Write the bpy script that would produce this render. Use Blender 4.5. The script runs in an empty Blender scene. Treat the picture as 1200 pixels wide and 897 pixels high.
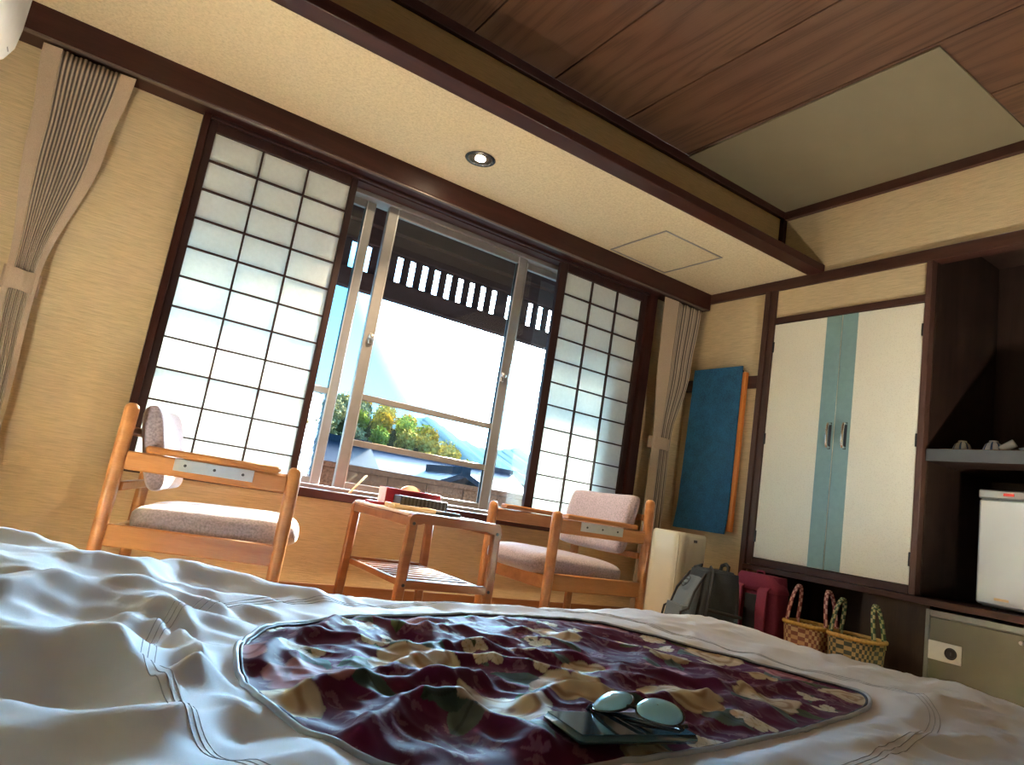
import bpy, math, random
import numpy as np
from mathutils import Matrix, Vector
random.seed(7); np.random.seed(7)
SC = bpy.context.scene
COL = SC.collection
# ------------------------------------------------------------------ camera, world, sun, exposure
cam_d = bpy.data.cameras.new('camera'); cam = bpy.data.objects.new('camera', cam_d); COL.objects.link(cam)
cam_d.sensor_fit = 'HORIZONTAL'; cam_d.sensor_width = 36.0; cam_d.lens = 24.2507
cam_d.clip_start = 0.02; cam_d.clip_end = 6000
_R = [[0.8234326, -0.5448506, 0.1584189], [0.2264275, 0.0595241, -0.9722075], [0.5202781, 0.8364178, 0.1723832]]
FLOOR = 0.60          # the camera sits 0.60 m above the floor; everything below is written relative to the lens height
cam.matrix_world = Matrix(((_R[0][0], -_R[1][0], -_R[2][0], 0), (_R[0][1], -_R[1][1], -_R[2][1], 0), (_R[0][2], -_R[1][2], -_R[2][2], FLOOR), (0, 0, 0, 1)))
SC.camera = cam
SC.view_settings.view_transform = 'Standard'; SC.view_settings.look = 'None'; SC.view_settings.gamma = 1.0
SC.view_settings.use_curve_mapping = False
SC.view_settings.exposure = 3.4
SC.cycles.use_denoising = True
SC.cycles.max_bounces = 14; SC.cycles.diffuse_bounces = 8; SC.cycles.glossy_bounces = 4
SC.cycles.transmission_bounces = 8; SC.cycles.transparent_max_bounces = 24
SC.cycles.sample_clamp_indirect = 8.0

SUN_DIR = Vector((0.66, 0.62, 0.45)).normalized()      # towards the sun: out of the window, to the right
W = bpy.data.worlds.new('sky'); SC.world = W; W.use_nodes = True
nt = W.node_tree; nt.nodes.clear()
out = nt.nodes.new('ShaderNodeOutputWorld'); bg = nt.nodes.new('ShaderNodeBackground')
tc = nt.nodes.new('ShaderNodeTexCoord')
sep = nt.nodes.new('ShaderNodeSeparateXYZ'); nt.links.new(tc.outputs['Generated'], sep.inputs[0])
ramp = nt.nodes.new('ShaderNodeValToRGB'); e = ramp.color_ramp.elements
e[0].position = 0.0; e[0].color = (0.30, 0.74, 1.0, 1); e[1].position = 0.75; e[1].color = (0.22, 0.48, 0.90, 1)
m_ = ramp.color_ramp.elements.new(0.28); m_.color = (0.12, 0.52, 1.0, 1)
nt.links.new(sep.outputs['Z'], ramp.inputs[0])
dot = nt.nodes.new('ShaderNodeVectorMath'); dot.operation = 'DOT_PRODUCT'; dot.inputs[1].default_value = SUN_DIR
nt.links.new(tc.outputs['Generated'], dot.inputs[0])
r2 = nt.nodes.new('ShaderNodeMapRange'); r2.inputs['From Min'].default_value = 0.865; r2.inputs['From Max'].default_value = 0.98
r2.inputs['To Min'].default_value = 0.0; r2.inputs['To Max'].default_value = 0.85
nt.links.new(dot.outputs['Value'], r2.inputs['Value'])
mix = nt.nodes.new('ShaderNodeMix'); mix.data_type = 'RGBA'; nt.links.new(r2.outputs[0], mix.inputs[0])
nt.links.new(ramp.outputs[0], mix.inputs[6]); mix.inputs[7].default_value = (0.80, 0.91, 1.0, 1)
st = nt.nodes.new('ShaderNodeMapRange'); st.inputs['From Min'].default_value = 0.865; st.inputs['From Max'].default_value = 1.0
st.inputs['To Min'].default_value = 0.4; st.inputs['To Max'].default_value = 22.0; st.interpolation_type = 'SMOOTHSTEP'
nt.links.new(dot.outputs['Value'], st.inputs['Value'])
nt.links.new(mix.outputs[2], bg.inputs[0]); nt.links.new(st.outputs[0], bg.inputs[1]); nt.links.new(bg.outputs[0], out.inputs[0])

sl = bpy.data.lights.new('sun', 'SUN'); sl.energy = 8.0; sl.angle = math.radians(4.0); sl.color = (1.0, 0.86, 0.66)
sun = bpy.data.objects.new('sun', sl); COL.objects.link(sun); sun.location = (30, 15, 15)
sun.rotation_euler = SUN_DIR.to_track_quat('Z', 'Y').to_euler()

# ------------------------------------------------------------------ mesh helpers
class MB:
    def __init__(s): s.v = []; s.f = []
    def add(s, vs, fs, M=None):
        o = len(s.v)
        if M is not None: vs = [M @ Vector(v) for v in vs]
        s.v += [tuple(v) for v in vs]; s.f += [tuple(i + o for i in f) for f in fs]
        return s
    def box(s, x0, x1, y0, y1, z0, z1, b=0.0, M=None):
        c = Vector(((x0+x1)/2, (y0+y1)/2, (z0+z1)/2)); h = Vector((abs(x1-x0)/2, abs(y1-y0)/2, abs(z1-z0)/2))
        b = min(b, min(h)*0.95)
        if b <= 0:
            vs = [c + Vector((sx*h.x, sy*h.y, sz*h.z)) for sx in (-1,1) for sy in (-1,1) for sz in (-1,1)]
            fs = [(0,1,3,2),(4,6,7,5),(0,4,5,1),(2,3,7,6),(0,2,6,4),(1,5,7,3)]
            return s.add(vs, fs, M)
        vs = []; idx = {}
        for sx in (-1,1):
            for sy in (-1,1):
                for sz in (-1,1):
                    for ax in range(3):
                        d = [h.x-b, h.y-b, h.z-b]; d[ax] += b
                        idx[(sx,sy,sz,ax)] = len(vs); vs.append(c + Vector((sx*d[0], sy*d[1], sz*d[2])))
        fs = []
        for sg in (-1,1):
            q = [(sg,a,bb,0) for a,bb in ((-1,-1),(1,-1),(1,1),(-1,1))]; fs.append([idx[k] for k in (q if sg>0 else q[::-1])])
            q = [(a,sg,bb,1) for a,bb in ((-1,-1),(-1,1),(1,1),(1,-1))]; fs.append([idx[k] for k in (q if sg>0 else q[::-1])])
            q = [(a,bb,sg,2) for a,bb in ((-1,-1),(1,-1),(1,1),(-1,1))]; fs.append([idx[k] for k in (q if sg>0 else q[::-1])])
        def quad(a,b2,c2,d2):
            pts = [vs[i] for i in (a,b2,c2,d2)]; n = (pts[1]-pts[0]).cross(pts[2]-pts[0])
            m = sum(pts, Vector())/4 - c
            fs.append((a,b2,c2,d2) if n.dot(m) > 0 else (d2,c2,b2,a))
        for a in (-1,1):
            for d in (-1,1):
                quad(idx[(a,d,-1,0)], idx[(a,d,1,0)], idx[(a,d,1,1)], idx[(a,d,-1,1)])
                quad(idx[(a,-1,d,0)], idx[(a,1,d,0)], idx[(a,1,d,2)], idx[(a,-1,d,2)])
                quad(idx[(-1,a,d,1)], idx[(1,a,d,1)], idx[(1,a,d,2)], idx[(-1,a,d,2)])
        for sx in (-1,1):
            for sy in (-1,1):
                for sz in (-1,1):
                    t = [idx[(sx,sy,sz,k)] for k in range(3)]
                    n = (vs[t[1]]-vs[t[0]]).cross(vs[t[2]]-vs[t[0]])
                    fs.append(t if n.dot(vs[t[0]]-c) > 0 else t[::-1])
        return s.add(vs, fs, M)
    def bar(s, p, q, w, h, b=0.0, up=(0,0,1)):                       # box from p to q, w across, h along up
        p = Vector(p); q = Vector(q); d = q-p; L = d.length; X = d.normalized(); up = Vector(up)
        Y = up.cross(X).normalized(); Z = X.cross(Y)
        M = Matrix(((X.x,Y.x,Z.x,p.x),(X.y,Y.y,Z.y,p.y),(X.z,Y.z,Z.z,p.z),(0,0,0,1)))
        return s.box(0, L, -w/2, w/2, -h/2, h/2, b, M)
    def loft(s, rings, closed=True, cap=True, M=None):
        n = len(rings[0]); vs = [v for r in rings for v in r]; fs = []
        for k in range(len(rings)-1):
            for i in range(n if closed else n-1):
                j = (i+1) % n; fs.append((k*n+i, k*n+j, (k+1)*n+j, (k+1)*n+i))
        if cap and closed:
            fs.append(tuple(range(n))[::-1]); fs.append(tuple((len(rings)-1)*n+i for i in range(n)))
        return s.add(vs, fs, M)
    def tube(s, pts, r, n=10, closed=False, cap=True, flat=1.0, M=None):
        pts = [Vector(p) for p in pts]; N = len(pts); rings = []
        rr = r if isinstance(r, (list, tuple)) else [r]*N
        ref = None
        for i, p in enumerate(pts):
            a = pts[(i-1) % N] if (closed or i > 0) else p; b = pts[(i+1) % N] if (closed or i < N-1) else p
            t = (b-a).normalized()
            if ref is None:
                ref = Vector((0,0,1)) if abs(t.z) < 0.9 else Vector((1,0,0))
            u = (ref - t*ref.dot(t)).normalized(); w = t.cross(u); ref = u
            rings.append([p + u*math.cos(2*math.pi*k/n)*rr[i]*flat + w*math.sin(2*math.pi*k/n)*rr[i] for k in range(n)])
        if closed: rings.append(rings[0]); return s.loft(rings, True, False, M)
        return s.loft(rings, True, cap, M)
    def lathe(s, prof, n=24, c=(0,0,0), M=None, cap=False):
        rings = [[(c[0]+r*math.cos(2*math.pi*k/n), c[1]+r*math.sin(2*math.pi*k/n), c[2]+z) for k in range(n)] for r, z in prof]
        return s.loft(rings, True, cap, M)
    def superell(s, hx, hy, hz, e1=0.4, e2=0.4, nu=28, nv=14, M=None):
        sg = lambda a, e: math.copysign(abs(a)**e, a)
        rings = []
        for j in range(1, nv):
            ph = -math.pi/2 + math.pi*j/nv
            rings.append([(hx*sg(math.cos(ph), e1)*sg(math.cos(2*math.pi*k/nu), e2), hy*sg(math.cos(ph), e1)*sg(math.sin(2*math.pi*k/nu), e2), hz*sg(math.sin(ph), e1)) for k in range(nu)])
        return s.loft(rings, True, True, M)
    def prism(s, poly, lo, hi, axis='z', M=None):
        P = {'z': lambda a,b,c: (a,b,c), 'y': lambda a,b,c: (a,c,b), 'x': lambda a,b,c: (c,a,b)}[axis]
        return s.loft([[P(a,b,lo) for a,b in poly], [P(a,b,hi) for a,b in poly]], True, True, M)
    def mesh(s, name, mat, angle=40):
        me = bpy.data.meshes.new(name); me.from_pydata(s.v, [], s.f); me.validate(); me.update()
        if mat: me.materials.append(mat)
        fix_normals(me)
        me.polygons.foreach_set('use_smooth', [True]*len(me.polygons))
        me.set_sharp_from_angle(angle=math.radians(angle))
        return me
    def build(s, name, mat, parent=None, angle=40, loc=None):
        return place(name, s.mesh(name, mat, angle), parent, loc)
def fix_normals(me):
    import bmesh
    if len(me.polygons) > 60000: return
    bm = bmesh.new(); bm.from_mesh(me); bmesh.ops.recalc_face_normals(bm, faces=bm.faces); bm.to_mesh(me); bm.free()
def place(name, me, parent=None, loc=None, rot=None):
    o = bpy.data.objects.new(name, me); COL.objects.link(o)
    if parent: o.parent = parent
    if loc is not None: o.location = loc
    if rot is not None: o.rotation_euler = rot
    return o
def empty(name, loc=(0,0,0), rz=0, parent=None):
    o = bpy.data.objects.new(name, None); COL.objects.link(o); o.location = loc; o.rotation_euler = (0,0,rz); o.empty_display_size = 0.05
    if parent: o.parent = parent
    return o
def tag(o, label=None, cat=None, group=None, kind=None):
    if label: o['label'] = label
    if cat: o['category'] = cat
    if group: o['group'] = group
    if kind: o['kind'] = kind
    return o
def structure(o, label=None): o['kind'] = 'structure'; return tag(o, label)
def kids(o): return [c for c in COL.objects if c.parent == o]
def copy_tree(o, parent=None):
    c = o.copy(); COL.objects.link(c)
    if parent: c.parent = parent
    for ch in kids(o): copy_tree(ch, c)
    return c
def rotz(a): return Matrix.Rotation(a, 4, 'Z')
def T(x,y,z): return Matrix.Translation((x,y,z))

# ------------------------------------------------------------------ materials
def newmat(name):
    m = bpy.data.materials.new(name); m.use_nodes = True; n = m.node_tree
    return m, n, n.nodes['Principled BSDF']
def coords(n, scale=(1,1,1), random_off=False):
    tc = n.nodes.new('ShaderNodeTexCoord'); mp = n.nodes.new('ShaderNodeMapping'); mp.inputs['Scale'].default_value = scale
    n.links.new(tc.outputs['Object'], mp.inputs['Vector'])
    if random_off:
        oi = n.nodes.new('ShaderNodeObjectInfo'); mu = n.nodes.new('ShaderNodeVectorMath'); mu.operation = 'SCALE'
        mu.inputs[0].default_value = (7.3, 3.1, 5.7); n.links.new(oi.outputs['Random'], mu.inputs['Scale']); n.links.new(mu.outputs[0], mp.inputs['Location'])
    return mp.outputs[0]
def noise(n, vec, scale, detail=3, rough=0.5, dist=0.0):
    t = n.nodes.new('ShaderNodeTexNoise'); t.inputs['Scale'].default_value = scale; t.inputs['Detail'].default_value = detail
    t.inputs['Roughness'].default_value = rough; t.inputs['Distortion'].default_value = dist
    n.links.new(vec, t.inputs['Vector']); return t.outputs['Fac']
def cramp(n, fac, stops):
    r = n.nodes.new('ShaderNodeValToRGB'); el = r.color_ramp.elements
    while len(el) < len(stops): el.new(0.5)
    for k, (p, c) in enumerate(stops): el[k].position = p; el[k].color = (*c, 1)
    n.links.new(fac, r.inputs[0]); return r.outputs[0]
def bump(n, bs, h, strength=0.3, dist=0.002):
    b = n.nodes.new('ShaderNodeBump'); b.inputs['Strength'].default_value = strength; b.inputs['Distance'].default_value = dist
    n.links.new(h, b.inputs['Height']); n.links.new(b.outputs[0], bs.inputs['Normal'])
def plain(name, col, rough=0.5, metal=0.0, var=0.12, nscale=30, bmp=0.0, spec=0.5, coat=0.0, sheen=0.0):
    m, n, b = newmat(name); v = coords(n)
    f = noise(n, v, nscale, 4)
    lo = tuple(c*(1-var) for c in col); hi = tuple(min(1, c*(1+var)) for c in col)
    n.links.new(cramp(n, f, [(0.3, lo), (0.7, hi)]), b.inputs['Base Color'])
    b.inputs['Roughness'].default_value = rough; b.inputs['Metallic'].default_value = metal
    b.inputs['Specular IOR Level'].default_value = spec; b.inputs['Coat Weight'].default_value = coat
    b.inputs['Sheen Weight'].default_value = sheen
    if bmp: bump(n, b, f, bmp, 0.002)
    return m
def wood(name, dark, light, axis=0, rough=0.4, scale=1.0, ringy=14, coat=0.0, streak=60, spec=0.3):
    m, n, b = newmat(name)
    sc = [1.0*scale, 1.0*scale, 1.0*scale]; sc[axis] *= 0.10
    v = coords(n, sc, True)
    f1 = noise(n, v, ringy, 4, 0.55, 0.8); f2 = noise(n, v, streak*3, 2, 0.6)
    mx = n.nodes.new('ShaderNodeMath'); mx.operation = 'MULTIPLY_ADD'; mx.inputs[1].default_value = 0.35; n.links.new(f2, mx.inputs[0]); n.links.new(f1, mx.inputs[2])
    n.links.new(cramp(n, mx.outputs[0], [(0.42, dark), (0.85, light)]), b.inputs['Base Color'])
    b.inputs['Specular IOR Level'].default_value = spec; b.inputs['Roughness'].default_value = rough; b.inputs['Coat Weight'].default_value = coat; b.inputs['Coat Roughness'].default_value = 0.2
    bump(n, b, mx.outputs[0], 0.12, 0.001)
    return m
def wallpaper(name, col, hdir=True, strength=0.6):
    # cream woven paper with fine, wavering horizontal threads
    m, n, b = newmat(name)
    v = coords(n, (4, 4, 75) if hdir else (30, 30, 30)); v2 = coords(n, (1, 1, 1))
    f = noise(n, v, 3.0, 4, 0.6, 0.6); g = noise(n, v2, 1.2, 2)
    lo = tuple(c*0.80 for c in col); hi = tuple(min(1, c*1.08) for c in col)
    n.links.new(cramp(n, f, [(0.30, lo), (0.62, hi)]), b.inputs['Base Color'])
    b.inputs['Roughness'].default_value = 0.75; b.inputs['Specular IOR Level'].default_value = 0.25
    bump(n, b, f, strength, 0.004)
    return m
M_WALL = wallpaper('wallpaper', (0.62, 0.49, 0.295))
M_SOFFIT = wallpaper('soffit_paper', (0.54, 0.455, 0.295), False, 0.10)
M_DARK = wood('dark_wood', (0.019, 0.0052, 0.0045), (0.046, 0.013, 0.0095), 0, 0.38)
M_DARKY = wood('dark_wood_y', (0.030, 0.012, 0.009), (0.075, 0.030, 0.020), 1, 0.42)
M_DARKZ = wood('dark_wood_z', (0.019, 0.0052, 0.0045), (0.046, 0.013, 0.0095), 2, 0.38)
M_BROWNZ = wood('brown_wood_z', (0.048, 0.022, 0.016), (0.095, 0.046, 0.033), 2, 0.45)
M_SHOJI = wood('shoji_wood', (0.020, 0.009, 0.009), (0.040, 0.017, 0.015), 2, 0.45)
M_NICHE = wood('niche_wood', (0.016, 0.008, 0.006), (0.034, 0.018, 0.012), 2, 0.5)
M_CHAIR = wood('honey_wood', (0.29, 0.115, 0.034), (0.45, 0.205, 0.070), 0, 0.32, 1.6, 9, 0.3)
M_TABLE = wood('table_wood', (0.20, 0.066, 0.022), (0.31, 0.122, 0.043), 0, 0.35, 1.6, 9, 0.3)
M_ORANGE = wood('orange_board', (0.48, 0.13, 0.02), (0.75, 0.26, 0.05), 2, 0.35, 1.0, 9, 0.3)
M_SKIRT = wood('skirting_wood', (0.16, 0.065, 0.022), (0.26, 0.115, 0.042), 0, 0.4)
M_FLOOR = wood('floor_wood', (0.30, 0.15, 0.06), (0.46, 0.25, 0.11), 0, 0.35)
M_ALU = plain('aluminium', (0.26, 0.25, 0.245), 0.42, 0.45, 0.05, 20)
M_ALULIGHT = plain('aluminium_edge', (0.45, 0.45, 0.45), 0.35, 0.5, 0.04, 20)
M_STEEL = plain('steel', (0.55, 0.55, 0.54), 0.3, 0.9, 0.05)
M_CHROME = plain('chrome', (0.8, 0.8, 0.8), 0.08, 1.0, 0.02)
M_BLACK = plain('black_plastic', (0.012, 0.012, 0.013), 0.4)
M_DGREY = plain('dark_grey', (0.05, 0.05, 0.052), 0.55)
M_WHITE = plain('white_plastic', (0.74, 0.74, 0.70), 0.35, 0, 0.03)
M_CREAM = plain('cream_plastic', (0.72, 0.69, 0.55), 0.32, 0, 0.03, 8, 0, 0.5, 0.3)
M_LAMINATE = plain('white_laminate', (0.70, 0.62, 0.52), 0.3, 0, 0.04)
M_UPH = plain('mauve_velour', (0.29, 0.245, 0.28), 0.9, 0, 0.30, 140, 0.5, 0.2, 0, 0.5)
M_UPHB = plain('tan_velour_edge', (0.36, 0.21, 0.15), 0.9, 0, 0.35, 120, 0.5, 0.2, 0, 0.4)
M_RED = plain('red_card', (0.30, 0.012, 0.022), 0.4, 0, 0.1)
M_PINKW = plain('pale_pink_card', (0.75, 0.55, 0.52), 0.5, 0, 0.06)
M_TAN = plain('tan_card', (0.62, 0.44, 0.22), 0.6)
M_PAPERW = plain('white_paper', (0.82, 0.80, 0.76), 0.7, 0, 0.03)
M_TISSUE = plain('cream_tissue', (0.85, 0.74, 0.54), 0.85, 0, 0.05)
M_TIE = plain('curtain_plain', (0.42, 0.33, 0.245), 0.85, 0, 0.12, 300, 0.25, 0.2)
M_SLATE = plain('piping_slate', (0.42, 0.48, 0.55), 0.55, 0, 0.1)
M_STITCH = plain('stitch_thread', (0.36, 0.40, 0.46), 0.7)
M_NAVY = plain('piping_navy', (0.012, 0.012, 0.04), 0.6, 0, 0.1)
M_PACKG = plain('grey_canvas', (0.030, 0.038, 0.046), 0.8, 0, 0.25, 250, 0.4, 0.3)
M_PACKL = plain('light_grey_canvas', (0.12, 0.15, 0.175), 0.75, 0, 0.2, 250, 0.4, 0.3)
M_PACKB = plain('black_webbing', (0.012, 0.013, 0.016), 0.7)
M_PINK = plain('rose_canvas', (0.16, 0.018, 0.048), 0.75, 0, 0.2, 220, 0.4, 0.3)
M_PINKL = plain('rose_strap', (0.22, 0.030, 0.066), 0.75, 0, 0.15, 220, 0.3, 0.3)
M_STRAW = plain('straw_rim', (0.46, 0.28, 0.07), 0.6, 0, 0.25, 80, 0.3)
M_OLIVE = plain('olive_metal', (0.17, 0.165, 0.115), 0.38, 0.5, 0.06, 6)
M_OLIVEF = plain('olive_frame', (0.24, 0.25, 0.235), 0.4, 0.4, 0.06, 6)
M_SHELF = plain('grey_shelf_edge', (0.055, 0.058, 0.062), 0.5, 0, 0.05)
M_TRAY = wood('tray_wood', (0.22, 0.10, 0.045), (0.34, 0.17, 0.08), 1, 0.4)
M_FRIDGE = plain('fridge_white', (0.46, 0.49, 0.48), 0.22, 0, 0.02, 4, 0, 0.5, 0.4)
M_REDLIT = plain('red_badge', (0.55, 0.03, 0.02), 0.4)
M_TEAL = plain('closet_band', (0.21, 0.345, 0.345), 0.35, 0, 0.05, 40, 0.05)
M_PARAPET = None

def mat_closet():
    # pearly cream vinyl with an embossed fleck
    m, n, b = newmat('closet_vinyl'); v = coords(n, (1, 1, 1))
    vo = n.nodes.new('ShaderNodeTexVoronoi'); vo.inputs['Scale'].default_value = 120; n.links.new(v, vo.inputs['Vector'])
    f = noise(n, v, 90, 3, 0.6)
    mx = n.nodes.new('ShaderNodeMath'); mx.operation = 'ADD'; n.links.new(vo.outputs['Distance'], mx.inputs[0]); n.links.new(f, mx.inputs[1])
    n.links.new(cramp(n, mx.outputs[0], [(0.4, (0.68, 0.66, 0.53)), (1.0, (0.80, 0.78, 0.65))]), b.inputs['Base Color'])
    b.inputs['Roughness'].default_value = 0.28; bump(n, b, mx.outputs[0], 0.35, 0.0015)
    return m
M_CLOSET = mat_closet()
def mat_cedar():
    # ceiling boards: brown cedar with cathedral grain running along y
    m, n, b = newmat('cedar_board'); v = coords(n, (1.0, 0.10, 1.0), True)
    f = noise(n, v, 2.2, 2, 0.4, 0.15)
    sn = n.nodes.new('ShaderNodeMath'); sn.operation = 'MULTIPLY'; sn.inputs[1].default_value = 150.0; n.links.new(f, sn.inputs[0])
    si = n.nodes.new('ShaderNodeMath'); si.operation = 'SINE'; n.links.new(sn.outputs[0], si.inputs[0])
    ma = n.nodes.new('ShaderNodeMapRange'); ma.inputs['From Min'].default_value = -1; n.links.new(si.outputs[0], ma.inputs['Value'])
    g = noise(n, coords(n, (60, 1.2, 60), True), 3.0, 3, 0.6)
    ad = n.nodes.new('ShaderNodeMath'); ad.operation = 'MULTIPLY_ADD'; ad.inputs[1].default_value = 0.38; n.links.new(ma.outputs[0], ad.inputs[0]); n.links.new(g, ad.inputs[2])
    n.links.new(cramp(n, ad.outputs[0], [(0.30, (0.118, 0.060, 0.034)), (0.70, (0.102, 0.050, 0.028)), (1.0, (0.056, 0.025, 0.014))]), b.inputs['Base Color'])
    b.inputs['Roughness'].default_value = 0.45
    return m
M_CEDAR = mat_cedar()
M_PANEL = plain('ceiling_panel', (0.175, 0.148, 0.092), 0.45, 0, 0.03, 5)
def mat_washi():
    m, n, b = newmat('washi_paper'); n.nodes.remove(b); o = n.nodes['Material Output']; v = coords(n)
    f = noise(n, v, 55, 4, 0.6)
    c = cramp(n, f, [(0.3, (0.74, 0.76, 0.72)), (0.7, (0.80, 0.82, 0.78))])
    d = n.nodes.new('ShaderNodeBsdfDiffuse'); t = n.nodes.new('ShaderNodeBsdfTranslucent'); mxs = n.nodes.new('ShaderNodeMixShader')
    n.links.new(c, d.inputs[0]); n.links.new(c, t.inputs[0]); mxs.inputs[0].default_value = 0.36
    n.links.new(d.outputs[0], mxs.inputs[1]); n.links.new(t.outputs[0], mxs.inputs[2]); n.links.new(mxs.outputs[0], o.inputs[0])
    return m
M_WASHI = mat_washi()
def mat_glass(name, tint, rough=0.0, haze=0.0):
    # thin pane: mostly clear, mirror-like at a slant, with a little dust
    m, n, b = newmat(name); n.nodes.remove(b); o = n.nodes['Material Output']
    tr = n.nodes.new('ShaderNodeBsdfTransparent'); tr.inputs[0].default_value = (*tint, 1)
    gl = n.nodes.new('ShaderNodeBsdfGlossy'); gl.inputs['Roughness'].default_value = rough
    lw = n.nodes.new('ShaderNodeLayerWeight'); lw.inputs['Blend'].default_value = 0.5
    p5 = n.nodes.new('ShaderNodeMath'); p5.operation = 'POWER'; p5.inputs[1].default_value = 5.0; n.links.new(lw.outputs['Facing'], p5.inputs[0])
    fr = n.nodes.new('ShaderNodeMath'); fr.operation = 'MULTIPLY_ADD'; fr.inputs[1].default_value = 0.7; fr.inputs[2].default_value = 0.03; n.links.new(p5.outputs[0], fr.inputs[0])
    mx = n.nodes.new('ShaderNodeMixShader'); n.links.new(fr.outputs[0], mx.inputs[0]); n.links.new(tr.outputs[0], mx.inputs[1]); n.links.new(gl.outputs[0], mx.inputs[2])
    last = mx.outputs[0]
    if haze:
        v = coords(n, (14, 14, 7)); f = noise(n, v, 6, 5, 0.7)
        r = n.nodes.new('ShaderNodeMapRange'); r.inputs['From Min'].default_value = 0.42; r.inputs['From Max'].default_value = 0.75; r.inputs['To Max'].default_value = haze; n.links.new(f, r.inputs['Value'])
        tl = n.nodes.new('ShaderNodeBsdfTranslucent'); tl.inputs[0].default_value = (0.8, 0.85, 0.9, 1)
        m2 = n.nodes.new('ShaderNodeMixShader'); n.links.new(r.outputs[0], m2.inputs[0]); n.links.new(last, m2.inputs[1]); n.links.new(tl.outputs[0], m2.inputs[2]); last = m2.outputs[0]
    n.links.new(last, o.inputs[0]); return m
M_GLASS = mat_glass('window_glass', (0.90, 0.97, 0.99), 0, 0.002)
M_FROST = mat_glass('frosted_glass', (0.80, 0.88, 0.90), 0.1, 0.75)
def mat_curtain():
    # grey-mauve cloth with pale pinstripes; darkest stops paint in pleat shade; the stripe follows the cloth (uv u)
    m, n, b = newmat('striped_curtain'); uv = n.nodes.new('ShaderNodeUVMap'); sp = n.nodes.new('ShaderNodeSeparateXYZ'); n.links.new(uv.outputs[0], sp.inputs[0])
    mu = n.nodes.new('ShaderNodeMath'); mu.operation = 'MULTIPLY'; mu.inputs[1].default_value = 2*math.pi*1.0; n.links.new(sp.outputs[0], mu.inputs[0])
    si = n.nodes.new('ShaderNodeMath'); si.operation = 'SINE'; n.links.new(mu.outputs[0], si.inputs[0])
    n.links.new(cramp(n, si.outputs[0], [(0.0, (0.11, 0.092, 0.080)), (0.55, (0.22, 0.185, 0.155)), (0.95, (0.50, 0.42, 0.33))]), b.inputs['Base Color'])
    b.inputs['Roughness'].default_value = 0.85; b.inputs['Specular IOR Level'].default_value = 0.2
    return m
M_CURT = mat_curtain()
def mat_felt():
    m, n, b = newmat('blue_felt'); v = coords(n); f = noise(n, v, 130, 3, 0.7); g = noise(n, v, 14, 3)
    a = n.nodes.new('ShaderNodeMath'); a.operation = 'MULTIPLY_ADD'; a.inputs[1].default_value = 0.4; n.links.new(g, a.inputs[0]); n.links.new(f, a.inputs[2])
    n.links.new(cramp(n, a.outputs[0], [(0.5, (0.006, 0.052, 0.120)), (0.85, (0.016, 0.130, 0.255))]), b.inputs['Base Color'])
    b.inputs['Roughness'].default_value = 0.75; bump(n, b, f, 0.4, 0.002); return m
M_FELT = mat_felt()
def mat_cover():
    m, n, b = newmat('white_cotton'); v = coords(n); f = noise(n, v, 420, 2, 0.5); g = noise(n, v, 6, 3)
    n.links.new(cramp(n, g, [(0.3, (0.74, 0.78, 0.84)), (0.7, (0.79, 0.83, 0.89))]), b.inputs['Base Color'])
    b.inputs['Roughness'].default_value = 0.72; b.inputs['Specular IOR Level'].default_value = 0.25; b.inputs['Sheen Weight'].default_value = 0.15
    bump(n, b, f, 0.08, 0.001); return m
M_COVER = mat_cover()
def mat_quilt():
    m, n, b = newmat('floral_sateen'); a = n.nodes.new('ShaderNodeVertexColor'); a.layer_name = 'print'
    n.links.new(a.outputs[0], b.inputs['Base Color']); b.inputs['Roughness'].default_value = 0.62; b.inputs['Sheen Weight'].default_value = 0.03
    b.inputs['Specular IOR Level'].default_value = 0.10
    bump(n, b, noise(n, coords(n), 500, 2), 0.06, 0.001); return m
M_QUILT = mat_quilt()
def mat_weave(name, c1, c2, c3):
    # woven tape: checks laid out by uv (u around, v up)
    m, n, b = newmat(name); uv = n.nodes.new('ShaderNodeUVMap')
    ck = n.nodes.new('ShaderNodeTexChecker'); ck.inputs['Scale'].default_value = 1.0; ck.inputs['Color1'].default_value = (*c1, 1); ck.inputs['Color2'].default_value = (*c2, 1)
    n.links.new(uv.outputs[0], ck.inputs['Vector'])
    ck2 = n.nodes.new('ShaderNodeTexChecker'); ck2.inputs['Scale'].default_value = 0.5; ck2.inputs['Color1'].default_value = (*c3, 1); ck2.inputs['Color2'].default_value = (1, 1, 1, 1)
    n.links.new(uv.outputs[0], ck2.inputs['Vector'])
    mx = n.nodes.new('ShaderNodeMix'); mx.data_type = 'RGBA'; mx.blend_type = 'MULTIPLY'; mx.inputs[0].default_value = 0.6
    n.links.new(ck.outputs[0], mx.inputs[6]); n.links.new(ck2.outputs[0], mx.inputs[7]); n.links.new(mx.outputs[2], b.inputs['Base Color'])
    b.inputs['Roughness'].default_value = 0.55; return m
M_WEAVE_R = mat_weave('red_woven_tape', (0.46, 0.33, 0.20), (0.19, 0.075, 0.055), (0.85, 0.66, 0.55))
M_WEAVE_RH = mat_weave('pink_woven_tape', (0.55, 0.33, 0.30), (0.20, 0.045, 0.055), (0.9, 0.8, 0.8))
M_WEAVE_G = mat_weave('green_woven_tape', (0.38, 0.27, 0.12), (0.045, 0.060, 0.045), (0.85, 0.9, 0.75))
M_WEAVE_GH = mat_weave('green_handle_tape', (0.36, 0.34, 0.17), (0.025, 0.075, 0.035), (0.8, 0.9, 0.7))
M_PORC = None
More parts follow.
